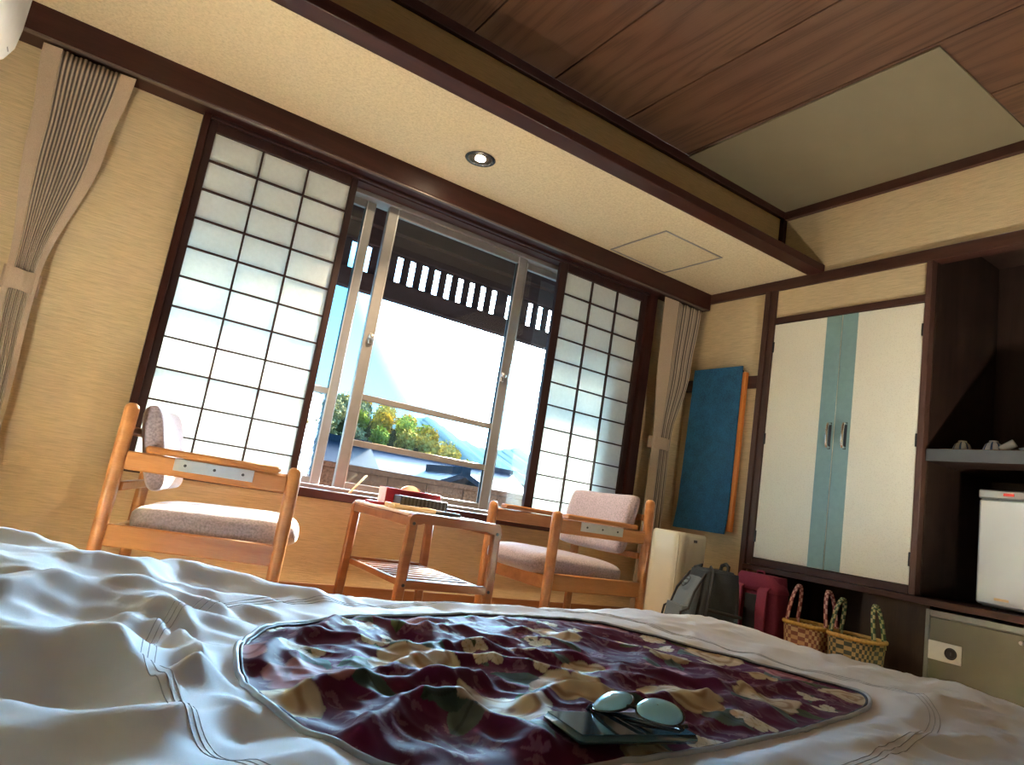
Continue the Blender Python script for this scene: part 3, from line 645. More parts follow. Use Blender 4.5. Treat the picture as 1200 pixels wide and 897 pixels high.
MB().box(-0.004, -0.003, 0.213, 0.219, 0.235, 0.251).build('slot', M_DGREY, pl)
MB().lathe([(0.0001, 0.010), (0.008, 0.010), (0.010, 0.0)], 16, M=T(0.002, -0.066, 0.362) @ Matrix.Rotation(math.radians(-90), 4, 'Y')).build('keyhole', M_STEEL, sfe)

# ------------------------------------------------------------------ blue cloth on the right wall
bl = empty('blue_hanging_panel', (RW, 3.2, 0.03)); tag(bl, 'long blue felt-covered board hung on the wall rail beside the closet', 'wall hanging')
rings = []
for k in range(25):
    z = 1.11*k/24; fl_ = 0.020*max(0, 1-z/0.25)**2
    r_ = [(-0.060-fl_, -0.21-0.004*(1-k/24)), (-0.060-fl_*1.1, -0.1), (-0.058-fl_*1.2, 0.1), (-0.060-fl_, 0.205), (-0.052-fl_, 0.205), (-0.050-fl_, 0.1), (-0.052-fl_, -0.1), (-0.052-fl_, -0.21-0.004*(1-k/24))]
    rings.append([(x, y+0.02*(1-k/24)*(1 if y > 0 else 0), z) for x, y in r_])
MB().loft(rings).build('felt_face', M_FELT, bl, 50)
MB().box(-0.048, -0.020, -0.235, -0.196, 0.02, 1.07, 0.003).build('wooden_edge', M_ORANGE, bl)['label'] = 'orange varnished wooden edge'
MB().box(-0.050, -0.022, -0.196, 0.195, 0.03, 1.09, 0.003).build('backing_board', M_DARKZ, bl)
for yy in (-0.225, 0.222):
    MB().tube([(-0.02, yy, 1.02), (-0.035, yy, 1.0), (-0.032, yy, 0.975), (-0.022, yy, 0.975)], 0.004, 8).build('hook', M_BLACK, bl)

# ------------------------------------------------------------------ armchairs
def make_chair():
    r = empty('armchair', (0, 0, 0))
    hx, hy = 0.2775, 0.27
    def leg(x, y, h, lean, rb=0.020, rt=0.024):
        pts = [(x+lean*(1-k/10), y, h*k/10) for k in range(11)]; rr = [rb+(rt-rb)*min(1, k/7) for k in range(11)]
        pts += [(x, y, h+0.012), (x, y, h+0.020)]; rr += [rt*0.86, rt*0.45]
        return MB().tube(pts, rr, 16).build('leg', M_CHAIR, r, 50)
    for sy in (-1, 1):
        leg(hx, sy*hy, 0.585, 0.0); leg(-hx, sy*hy, 0.710, -0.01)
        a = MB(); a.bar((-hx+0.02, sy*hy, 0.543), (hx-0.02, sy*hy, 0.543), 0.026, 0.062, 0.005)
        arm = a.build('arm_rail', M_CHAIR, r)
        b = MB(); b.box(-0.205, 0.225, -0.028, 0.030, 0, 0.024, 0.006, T(0, sy*(hy-0.012), 0.576)); b.build('armrest', M_CHAIR, arm)
        p = MB().box(-0.11, 0.145, -0.002, 0.002, -0.020, 0.020, 0.001, T(0, sy*(hy+0.0145), 0.553)).build('plate', M_STEEL, arm); p['label'] = 'grey metal plate'
        s_ = MB()
        for xx in (-0.075, 0.018, 0.11): s_.lathe([(0.0001, 0.003), (0.004, 0.003), (0.005, 0)], 10, M=T(xx, sy*(hy+0.0165), 0.553) @ Matrix.Rotation(math.radians(-90*sy), 4, 'X'))
        s_.build('screws', M_DGREY, arm)['kind'] = 'stuff'
        MB().bar((-hx+0.015, sy*hy, 0.298), (hx-0.015, sy*hy, 0.298), 0.024, 0.072, 0.004).build('seat_rail', M_CHAIR, r)
    MB().bar((hx-0.01, -hy+0.02, 0.290), (hx-0.01, hy-0.02, 0.290), 0.022, 0.06, 0.004).build('front_rail', M_CHAIR, r)
    MB().bar((-hx+0.01, -hy+0.02, 0.290), (-hx+0.01, hy-0.02, 0.290), 0.022, 0.05, 0.004).build('back_rail', M_CHAIR, r)
    MB().bar((-hx+0.015, -hy+0.02, 0.455), (-hx+0.015, hy-0.02, 0.455), 0.022, 0.030, 0.004).build('back_slat', M_CHAIR, r)
    MB().bar((-hx+0.005, -hy+0.02, 0.640), (-hx+0.005, hy-0.02, 0.640), 0.022, 0.030, 0.004).build('back_slat', M_CHAIR, r)
    # seat cushion, domed; back cushion, a padded slab leaning back
    m = MB(); m.superell(0.283, 0.236, 0.062, 0.62, 0.33, 48, 18, T(0.055, 0, 0.358) @ Matrix.Rotation(math.radians(-2), 4, 'Y')); sc = m.build('seat_cushion', M_UPH, r, 180)
    Mb = T(-0.188, 0, 0.597) @ Matrix.Rotation(math.radians(-14), 4, 'Y')
    m = MB(); rings = []
    for k in range(21):
        y = -0.238+0.476*k/20; e = min(k, 20-k)/3; q = 1-0.35*max(0, 1-e)**2; bow = -0.020*(1-(y/0.238)**2)
        ring = []
        for a in range(28):
            t = 2*math.pi*a/28; cx = math.copysign(abs(math.cos(t))**0.75, math.cos(t))*0.040*q+bow; cz = math.copysign(abs(math.sin(t))**0.42, math.sin(t))*0.148*(1-0.12*(1-q))
            ring.append((cx, y, cz))
        rings.append(ring)
    m.loft(rings, True, True, Mb); m.build('back_cushion', M_UPH, r, 180)
    return r
ch = make_chair(); ch.location = (0.513, 2.806, FZ); ch.rotation_euler = (0, 0, math.radians(-15.5))
tag(ch, 'wooden armchair with mauve cushions in front of the left paper screen', 'chair', 'armchairs by the window')
c_ = copy_tree(ch); c_.location = (2.176, 2.765, FZ); c_.rotation_euler = (0, 0, math.pi)
tag(c_, 'wooden armchair with mauve cushions between the small table and air purifier', 'chair', 'armchairs by the window')

# ------------------------------------------------------------------ small table and the things on it
TX0, TX1, TY0, TY1, TZ = 1.21, 1.65, 2.55, 3.18, -0.092
tb = empty('side_table', ((TX0+TX1)/2, (TY0+TY1)/2, FZ)); tag(tb, 'low reddish wooden table with a slatted shelf between the armchairs', 'table')
ox, oy, oz = tb.location
for y in (TY0, TY1):
    for x, sx in ((TX0, -1), (TX1, 1)):
        MB().bar((x-sx*0.016-ox+sx*0.006, y-oy, 0), (x-sx*0.022-ox, y-oy, TZ-oz-0.012), 0.028, 0.044, 0.008, up=(1,0,0)).build('leg', M_TABLE, tb)
        sgn = -1 if y == TY0 else 1
        for zz in (TZ-oz-0.042, -0.375-oz): MB().lathe([(0.0001, 0.003), (0.006, 0.003), (0.007, 0)], 14, M=T(x-sx*0.022-ox, y-oy+sgn*0.0145, zz) @ Matrix.Rotation(math.radians(90 if sgn < 0 else -90), 4, 'X')).build('screw_cap', M_BLACK, tb)
    w2 = (TX1-TX0)/2; prof = []
    for k in range(7): a = math.pi-k*math.pi/12; prof.append((-w2+0.035+0.035*math.cos(a), -0.035+0.035*math.sin(a)))
    for k in range(7): a = math.pi/2-k*math.pi/12; prof.append((w2-0.035+0.035*math.cos(a), -0.035+0.035*math.sin(a)))
    prof += [(w2-0.002, -0.050), (w2-0.05, -0.044), (w2-0.065, -0.038), (-w2+0.065, -0.038), (-w2+0.05, -0.044), (-w2+0.002, -0.050)]
    MB().prism(prof, y-oy-0.0145, y-oy+0.0145, 'y', T(0, 0, TZ-oz)).build('end_rail', M_TABLE, tb)
    MB().bar((TX0+0.022-ox, y-oy, -0.372-oz), (TX1-0.022-ox, y-oy, -0.372-oz), 0.020, 0.034, 0.003).build('shelf_rail', M_TABLE, tb)
for x in (TX0+0.014, TX1-0.014):
    MB().bar((x-ox, TY0+0.01-oy, TZ-oz-0.036), (x-ox, TY1-0.01-oy, TZ-oz-0.036), 0.018, 0.036, 0.003).build('side_rail', M_TABLE, tb)
for x in (TX0+0.04, TX1-0.04):
    MB().bar((x-ox, TY0+0.01-oy, -0.375-oz), (x-ox, TY1-0.01-oy, -0.375-oz), 0.018, 0.026, 0.003).build('shelf_rail', M_TABLE, tb)
MB().box(TX0-ox+0.002, TX1-ox-0.002, TY0-oy+0.016, TY1-oy-0.016, TZ-oz-0.014, TZ-oz-0.003, 0.002).build('tabletop', M_LAMINATE, tb)['label'] = 'pale laminate top'
for k in range(8):
    y = TY0+0.075+k*0.068; MB().bar((TX0+0.05-ox, y-oy, -0.366-oz), (TX1-0.05-ox, y-oy, -0.366-oz), 0.022, 0.010, 0.003).build('slat', M_TABLE, tb)
TT = TZ-0.0015
tx = empty('tissue_box', (1.42, 3.02, TT), math.radians(-6)); tag(tx, 'red tissue box with cream tissue at the window edge of the table', 'tissue box')
MB().box(-0.135, 0.135, -0.055, 0.055, 0, 0.082, 0.003).build('box', M_RED, tx)
MB().box(-0.1365, -0.135, -0.054, 0.054, 0.001, 0.081).build('end_panel', M_PINKW, tx)['label'] = 'pale pink end panel'
m = MB(); rings = []
for k in range(9):
    u = k/8; x = -0.05+0.10*u; hgt = 0.022*math.sin(math.pi*u)**0.7+0.001
    rings.append([(x, -0.022*math.sin(math.pi*u)-0.003, 0.081), (x, -0.012*math.sin(3*u+1), 0.082+hgt), (x, 0.004+0.01*math.sin(5*u), 0.082+hgt*0.95), (x, 0.018*math.sin(math.pi*u)+0.003, 0.081)])
m.loft(rings).build('tissue', M_TISSUE, tx)['label'] = 'cream tissue pulled up'
bb = empty('black_box', (1.415, 2.885, TT), math.radians(-4)); tag(bb, 'low black ribbed box in front of the red tissue box', 'box')
MB().box(-0.115, 0.115, -0.05, 0.05, 0, 0.056, 0.004).build('box', M_BLACK, bb)
for k in range(12): MB().box(-0.108+k*0.0185, -0.100+k*0.0185, -0.0535, -0.050, 0.004, 0.053, 0.001).build('rib', M_DGREY, bb)
tr = empty('tan_tray', (1.318, 2.78, TT), math.radians(-6)); tag(tr, 'shallow tan tray lying at the near left of the table', 'tray')
MB().box(-0.095, 0.095, -0.07, 0.07, 0, 0.006, 0.002).build('base', M_TAN, tr)
for a in ((-0.095, 0.095, -0.07, -0.064), (-0.095, 0.095, 0.064, 0.07), (-0.095, -0.089, -0.064, 0.064), (0.089, 0.095, -0.064, 0.064)): MB().box(a[0], a[1], a[2], a[3], 0.006, 0.020, 0.001).build('rim', M_TAN, tr)
rc = empty('remote_control', (1.455, 2.72, TT), math.radians(-12)); tag(rc, 'black remote control lying on the table beside the tan tray', 'remote control')
MB().box(-0.075, 0.075, -0.02, 0.02, 0, 0.016, 0.005).build('body', M_BLACK, rc)
for k in range(8): MB().box(-0.06+k*0.015, -0.052+k*0.015, -0.011, 0.011, 0.016, 0.018, 0.0008).build('button', M_DGREY, rc)
nb = tag(MB().box(-0.035, 0.035, -0.05, 0.05, 0, 0.012, 0.002, T(0,0,0)).build('red_notebook', M_RED, None, loc=(1.262, 3.03, TT)), 'thin red notebook left of the tissue box on the table', 'notebook')
pp = tag(MB().box(-0.07, 0.07, -0.05, 0.05, 0, 0.002).build('paper_sheet', M_PAPERW, None, loc=(1.555, 2.70, TT)), 'white sheet of paper at the right end of the table', 'paper')
bs = tag(MB().box(-0.003, 0.003, -0.012, 0.012, 0, 0.15, 0.002).build('wooden_spatula', M_TAN, None, loc=(1.30, 3.50, -0.077)), 'tan wooden stick leaning on the window sill left of the table', 'stick')
bs.rotation_euler = (math.radians(-20), math.radians(42), 0)

# ------------------------------------------------------------------ air purifier, backpacks, baskets
ap = empty('air_purifier', (3.30, 3.07, FZ), math.radians(12)); tag(ap, 'tall cream air purifier on the floor in the corner by the right curtain', 'air purifier')
def rrect(hx, hy, r, n=6):
    p = []
    for cx, cy, a0 in ((hx-r, hy-r, 0), (-hx+r, hy-r, 90), (-hx+r, -hy+r, 180), (hx-r, -hy+r, 270)):
        for k in range(n+1): a = math.radians(a0+90*k/n); p.append((cx+r*math.cos(a), cy+r*math.sin(a)))
    return p
m = MB(); P0 = rrect(0.165, 0.115, 0.06)
m.loft([[(x*s_, y*s_, z) for x, y in P0] for s_, z in ((0.96, 0.0), (1, 0.012), (1, 0.575), (0.985, 0.592), (0.93, 0.602))]); m.build('body', M_CREAM, ap, 35)
m = MB(); m.loft([[(x-0.002, -0.085-0.045*(1-(x/0.165)**2)*1.0, z) for x in np.linspace(-0.155, 0.10, 12)] + [(x, -0.075, z) for x in np.linspace(0.10, -0.155, 4)] for z in (0.02, 0.56, 0.58)]); m.build('front_panel', M_CREAM, ap, 35)
for k in range(6): MB().box(0.163, 0.170, -0.05, 0.05, 0.34+k*0.032, 0.352+k*0.032, 0.002).build('vent', M_DGREY, ap)
MB().box(-0.045, -0.015, -0.1335, -0.125, 0.55, 0.566).build('display', M_DGREY, ap)

def soft_box(hx, hy, h, ex=0.45, taper=0.9, bulge=0.02, lean=0.0, n=30, nz=14):
    rings = []
    for j in range(nz+1):
        u = j/nz; z = h*(u if 0 < j < nz else u); env = (1-abs(2*u-1)**5)**0.4 if 0 < u < 1 else 0.72
        s_ = (1-(1-taper)*u)*(0.80+0.20*env) + bulge*math.sin(math.pi*u)
        ring = []
        for k in range(n):
            t = 2*math.pi*k/n; c, s = math.cos(t), math.sin(t)
            ring.append((hx*s_*math.copysign(abs(c)**ex, c)+lean*u, hy*s_*math.copysign(abs(s)**ex, s), z))
        rings.append(ring)
    return rings
bp = empty('grey_backpack', (3.01, 2.60, FZ), math.radians(-22)); tag(bp, 'charcoal grey backpack with lighter grey front and black straps on the floor', 'backpack')
bp.scale = (0.88, 0.92, 0.96); bp.location.x += 0.05
MB().loft(soft_box(0.155, 0.150, 0.44, 0.42, 0.80, 0.03, 0.03)).build('body', M_PACKG, bp, 60)
MB().loft([[(x-0.150+0.10*(z/0.22)**2, y, z+0.20) for x, y, z in r] for r in soft_box(0.040, 0.115, 0.23, 0.5, 0.72, 0.02)]).build('front_panel', M_PACKL, bp, 60)
MB().loft([[(x-0.185, y, z+0.02) for x, y, z in r] for r in soft_box(0.050, 0.125, 0.22, 0.5, 0.85, 0.02)]).build('lower_pocket', M_PACKL, bp, 60)
MB().loft([[(x*1.0+0.03, y, z+0.375) for x, y, z in r] for r in soft_box(0.135, 0.128, 0.075, 0.5, 0.74, 0.02)]).build('top_lid', M_PACKG, bp, 60)
MB().loft([[(x+0.01, y-0.150, z+0.02) for x, y, z in r] for r in soft_box(0.085, 0.030, 0.17, 0.5, 0.85, 0.02)]).build('side_pocket', M_PACKG, bp, 60)
MB().tube([(0.09, -0.045, 0.44), (0.095, -0.04, 0.475), (0.10, 0.0, 0.488), (0.095, 0.04, 0.475), (0.09, 0.045, 0.44)], 0.011, 8).build('grab_handle', M_PACKB, bp)
for sx in (-1, 1):                                               # piping down both front edges, straps on the sides
    MB().tube([(-0.225, sx*0.122, 0.03), (-0.232, sx*0.124, 0.12), (-0.222, sx*0.110, 0.21), (-0.180, sx*0.118, 0.23), (-0.150, sx*0.112, 0.32), (-0.085, sx*0.095, 0.415), (-0.03, sx*0.085, 0.452)], 0.007, 8).build('piping', M_PACKB, bp)
    MB().tube([(-0.105, sx*0.168, 0.03), (-0.100, sx*0.176, 0.20), (-0.075, sx*0.160, 0.36), (-0.045, sx*0.115, 0.445), (-0.03, sx*0.05, 0.462)], 0.011, 8, flat=0.5).build('strap', M_PACKB, bp)
    MB().tube([(-0.09, sx*0.180, 0.245), (0.02, sx*0.186, 0.235), (0.13, sx*0.170, 0.225)], 0.009, 8).build('compression_strap', M_PACKB, bp)
m = MB(); ce_ = Vector((-0.150, 0.0, 0.365)); n_ = Vector((-0.82, 0, 0.57)); a_ = Vector((0, 1, 0)); b_ = n_.cross(a_)
ep = lambda r, t: tuple(ce_+n_*0.004+a_*r*math.cos(t)+b_*r*math.sin(t))
m.tube([ep(0.034, t) for t in np.linspace(0, 6.283, 28, endpoint=False)], 0.003, 6, True); m.tube([ep(0.020, t) for t in np.linspace(0.5, 2.6, 10)], 0.0025, 6); m.tube([ep(0.016, t) for t in np.linspace(3.6, 5.8, 10)], 0.0025, 6)
m.build('badge', M_PACKB, bp)['label'] = 'round printed emblem'
pb = empty('pink_backpack', (3.45, 2.55, FZ), math.radians(0)); tag(pb, 'rose pink backpack standing under the closet ledge beside the grey one', 'backpack')
MB().loft(soft_box(0.085, 0.150, 0.44, 0.5, 0.86, 0.02)).build('body', M_PINK, pb, 60)
MB().loft([[(x-0.045*(z/0.09), y, z+0.352) for x, y, z in r] for r in soft_box(0.092, 0.148, 0.092, 0.55, 0.70, 0.03)]).build('top_flap', M_PINKL, pb, 60)
for yy in (-0.082, 0.082):
    rings = []
    for k, (x, z, wd) in enumerate(((-0.100, 0.03, 0.024), (-0.112, 0.14, 0.026), (-0.118, 0.26, 0.030), (-0.110, 0.36, 0.030), (-0.06, 0.40, 0.028))):
        rings.append([(x-0.006, yy-wd, z), (x-0.006, yy+wd, z), (x+0.006, yy+wd, z), (x+0.006, yy-wd, z)])
    MB().loft(rings).build('shoulder_strap', M_PINKL, pb, 60)
MB().box(-0.089, -0.083, -0.05, 0.05, 0.05, 0.33, 0.002).build('back_pad', M_PACKB, pb)
MB().tube([(-0.03, -0.03, 0.43), (-0.03, -0.02, 0.458), (-0.03, 0.02, 0.458), (-0.03, 0.03, 0.43)], 0.006, 8).build('grab_loop', M_PINKL, pb)

def basket(loc, rz, L, Wd, H, m_body, m_handle, hh, label, rim):
    b = empty('woven_basket', loc, rz); tag(b, label, 'basket', 'woven tape baskets under the closet')
    def ringpt(s_, z): return [(L*s_*math.copysign(abs(math.cos(t))**0.55, math.cos(t)), Wd*s_*math.copysign(abs(math.sin(t))**0.55, math.sin(t)), z) for t in np.linspace(0, 2*math.pi, 80, endpoint=False)]
    # tapes standing proud in a checker weave
    m = MB(); nz = 12
    rings = []
    for j in range(nz+1): rings.append(ringpt(0.86+0.14*j/nz, H*j/nz))
    m.loft(rings, True, False); m.f.append(tuple(range(80))[::-1])
    o = m.build('body', m_body, b, 30); me = o.data
    # uv: u = tape index round, v = row
    ul = me.uv_layers.new(name='UVMap'); d = []
    for p in me.polygons:
        ii = [(v % 80, v//80) for v in p.vertices]; mx = max(i for i, _ in ii)
        for i, j in ii: d += [(80 if (i == 0 and mx > 60) else i)/2+0.001, j+0.001]
    ul.data.foreach_set('uv', d)
    sol = o.modifiers.new('thickness', 'SOLIDIFY'); sol.thickness = 0.004; sol.offset = -1
    m = MB(); rp = ringpt(1.01, H); m.tube(rp, 0.0075, 8, True, flat=1.4); o = m.build('rim', rim, b, 60)
    for sy in (-1, 1):
        pts = []
        for k in range(25):
            a = math.pi*k/24; pts.append((-0.42*L*math.cos(a), sy*(Wd*0.97-0.030*math.sin(a)), H-0.03+(hh+0.03)*math.sin(a)**0.75))
        m = MB(); rings = []
        for k, p in enumerate(pts):
            q = pts[min(k+1, 24)]; r_ = pts[max(k-1, 0)]; tx_, tz_ = q[0]-r_[0], q[2]-r_[2]; l_ = math.hypot(tx_, tz_) or 1; nx, nz_ = -tz_/l_*0.004, tx_/l_*0.004
            rings.append([(p[0]+nx, p[1]-0.009, p[2]+nz_), (p[0]+nx, p[1]+0.009, p[2]+nz_), (p[0]-nx, p[1]+0.009, p[2]-nz_), (p[0]-nx, p[1]-0.009, p[2]-nz_)])
        m.loft(rings); o = m.build('handle', m_handle, b, 60); me = o.data
        ul = me.uv_layers.new(name='UVMap'); d = []
        for pgn in me.polygons:
            for v in pgn.vertices: d += [(v % 4 in (1, 2))*2+0.001 if True else 0, (v//4)*1.0+0.001]
        ul.data.foreach_set('uv', d)
    return b
basket((3.46, 2.245, FZ), 0.0, 0.112, 0.118, 0.235, M_WEAVE_R, M_WEAVE_RH, 0.19, 'woven basket with pink-and-red checks next to the pink backpack', M_STRAW)
basket((3.43, 1.980, FZ), 0.0, 0.108, 0.116, 0.235, M_WEAVE_G, M_WEAVE_GH, 0.17, 'woven basket with green-checked handles, nearer the safe', M_STRAW)

# ------------------------------------------------------------------ bed and duvet
BX0, BX1, BY0, BY1 = -0.22, 1.735, -0.95, 1.40
bed = empty('bed', (0.76, 0.2, FZ)); tag(bed, 'low bed hidden under the white duvet', 'bed')
MB().box(BX0+0.10-0.76, BX1-0.10-0.76, BY0+0.05-0.2, BY1-0.10-0.2, 0, 0.14, 0.01).build('base', M_DARK, bed)
MB().box(BX0+0.10-0.76, BX1-0.10-0.76, BY0+0.05-0.2, BY1-0.10-0.2, 0.14, 0.315, 0.04).build('mattress', M_COVER, bed)

_rng = np.random.RandomState(3); _perm = _rng.permutation(512); _g = np.stack([np.cos(_rng.rand(512)*6.283), np.sin(_rng.rand(512)*6.283)], 1)
_ang = _rng.rand(512)*2*np.pi; _g = np.stack([np.cos(_ang), np.sin(_ang)], 1)
def perlin(x, y, seed=0):
    xi = np.floor(x).astype(int); yi = np.floor(y).astype(int); fx = x-xi; fy = y-yi
    def gd(ix, iy, dx, dy):
        h = _perm[(_perm[(ix+seed*37) & 511]+iy) & 511]; return _g[h, 0]*dx+_g[h, 1]*dy
    u = fx*fx*fx*(fx*(fx*6-15)+10); v = fy*fy*fy*(fy*(fy*6-15)+10)
    a = gd(xi, yi, fx, fy); b = gd(xi+1, yi, fx-1, fy); c = gd(xi, yi+1, fx, fy-1); d = gd(xi+1, yi+1, fx-1, fy-1)
    return (a+(b-a)*u) + ((c+(d-c)*u)-(a+(b-a)*u))*v
def ridged(x, y, seed, ep=0.006): n_ = perlin(x, y, seed); return 1-np.minimum(1, np.sqrt(n_*n_+ep)*2.2)
OVAL = [(0.21, 0.769), (0.222, 0.854), (0.262, 0.955), (0.33, 1.04), (0.43, 1.105), (0.61, 1.17), (0.81, 1.20), (0.97, 1.18), (1.085, 1.10), (1.165, 0.97), (1.215, 0.85), (1.255, 0.748), (1.225, 0.68), (1.10, 0.622), (0.93, 0.580), (0.76, 0.545), (0.6, 0.521), (0.478, 0.512), (0.383, 0.514), (0.306, 0.527), (0.255, 0.549), (0.223, 0.59), (0.208, 0.645), (0.204, 0.708)]
def spline(P, n):
    P = np.array(P); N = len(P); out_ = []
    for i in range(N):
        p0, p1, p2, p3 = P[i-1], P[i], P[(i+1) % N], P[(i+2) % N]
        for k in range(n):
            t = k/n; out_.append(0.5*((2*p1)+(-p0+p2)*t+(2*p0-5*p1+4*p2-p3)*t*t+(-p0+3*p1-3*p2+p3)*t**3))
    return np.array(out_)
OV = spline(OVAL, 14)
def poly_sd(x, y, P):                                            # signed distance, negative inside, and nearest point
    shp = x.shape; x = x.ravel(); y = y.ravel(); best = np.full(x.shape, 1e9); nx = np.zeros_like(x); ny = np.zeros_like(x); ins = np.zeros(x.shape, bool)
    for a, b in zip(P, np.roll(P, -1, 0)):
        dx, dy = b-a; L = dx*dx+dy*dy; t = np.clip(((x-a[0])*dx+(y-a[1])*dy)/L, 0, 1); px = a[0]+t*dx; py = a[1]+t*dy
        d = (x-px)**2+(y-py)**2; m = d < best; best[m] = d[m]; nx[m] = px[m]; ny[m] = py[m]
        c = ((a[1] > y) != (b[1] > y)); xc = a[0]+(y-a[1])/(dy if abs(dy) > 1e-12 else 1e-12)*dx; ins ^= c & (x < xc)
    s = np.sqrt(best); s[ins] *= -1
    return s.reshape(shp), nx.reshape(shp), ny.reshape(shp)
FOLDS = [  # polyline on the bed, height, half width
 ([(-0.12, 0.93), (-0.009, 0.952), (0.053, 1.022), (0.131, 1.072), (0.231, 1.065)], 0.022, 0.022), ([(-0.2, 1.2), (-0.025, 1.216), (0.054, 1.196), (0.112, 1.198), (0.161, 1.237)], 0.018, 0.025),
 ([(0.14, 1.195), (0.20, 1.28), (0.27, 1.30), (0.34, 1.28), (0.42, 1.24)], 0.022, 0.030), ([(0.08, 0.738), (0.091, 0.81), (0.121, 0.942), (0.161, 1.008), (0.185, 0.953)], 0.026, 0.016),
 ([(0.152, 0.926), (0.168, 0.831), (0.16, 0.751), (0.135, 0.675)], 0.024, 0.013), ([(-0.06, 0.72), (0.005, 0.726), (0.046, 0.738), (0.085, 0.702), (0.104, 0.635)], 0.034, 0.030),
 ([(0.107, 0.645), (0.156, 0.699), (0.197, 0.686)], 0.016, 0.012), ([(0.124, 0.586), (0.17, 0.63), (0.196, 0.617), (0.219, 0.566)], 0.022, 0.016), ([(-0.05, 0.61), (0.013, 0.608), (0.065, 0.586), (0.109, 0.577)], 0.022, 0.022),
 ([(0.45, 1.255), (0.545, 1.29), (0.727, 1.285), (0.932, 1.265)], 0.012, 0.022), ([(0.641, 0.469), (0.828, 0.535), (1.023, 0.564), (1.338, 0.626)], 0.010, 0.024), ([(1.203, 0.924), (1.40, 0.99), (1.557, 0.93)], 0.012, 0.03),
 ([(1.25, 0.66), (1.42, 0.62), (1.6, 0.70)], 0.012, 0.035), ([(0.9, 0.50), (1.0, 0.515), (1.2, 0.50)], 0.012, 0.018),
 ([(0.236, 0.819), (0.315, 0.92), (0.40, 1.04)], 0.020, 0.014), ([(0.2, 0.664), (0.298, 0.711), (0.434, 0.74), (0.492, 0.758)], 0.024, 0.015), ([(0.272, 0.574), (0.345, 0.644), (0.415, 0.666), (0.438, 0.6), (0.447, 0.553)], 0.022, 0.013),
 ([(0.717, 0.921), (0.791, 0.783), (0.883, 0.72), (1.12, 0.741)], 0.016, 0.014), ([(0.726, 1.035), (0.89, 0.997), (0.968, 0.881), (1.104, 0.79)], 0.012, 0.016), ([(0.361, 0.773), (0.494, 0.855), (0.582, 0.818), (0.671, 0.741)], 0.018, 0.014),
 ([(0.36, 0.95), (0.45, 0.90), (0.60, 0.93), (0.70, 0.88)], 0.018, 0.014), ([(0.50, 0.66), (0.57, 0.70), (0.66, 0.66), (0.80, 0.665)], 0.018, 0.013), ([(0.46, 1.08), (0.52, 1.0), (0.62, 1.02)], 0.016, 0.014), ([(0.62, 0.60), (0.70, 0.60), (0.8, 0.625)], 0.012, 0.012)]
def seg_d(x, y, P):
    best = np.full(x.shape, 1e9)
    for a, b in zip(P[:-1], P[1:]):
        dx, dy = b[0]-a[0], b[1]-a[1]; t = np.clip(((x-a[0])*dx+(y-a[1])*dy)/(dx*dx+dy*dy), 0, 1)
        best = np.minimum(best, np.hypot(x-a[0]-t*dx, y-a[1]-t*dy))
    return best
def smooth(a): a = np.clip(a, 0, 1); return a*a*(3-2*a)
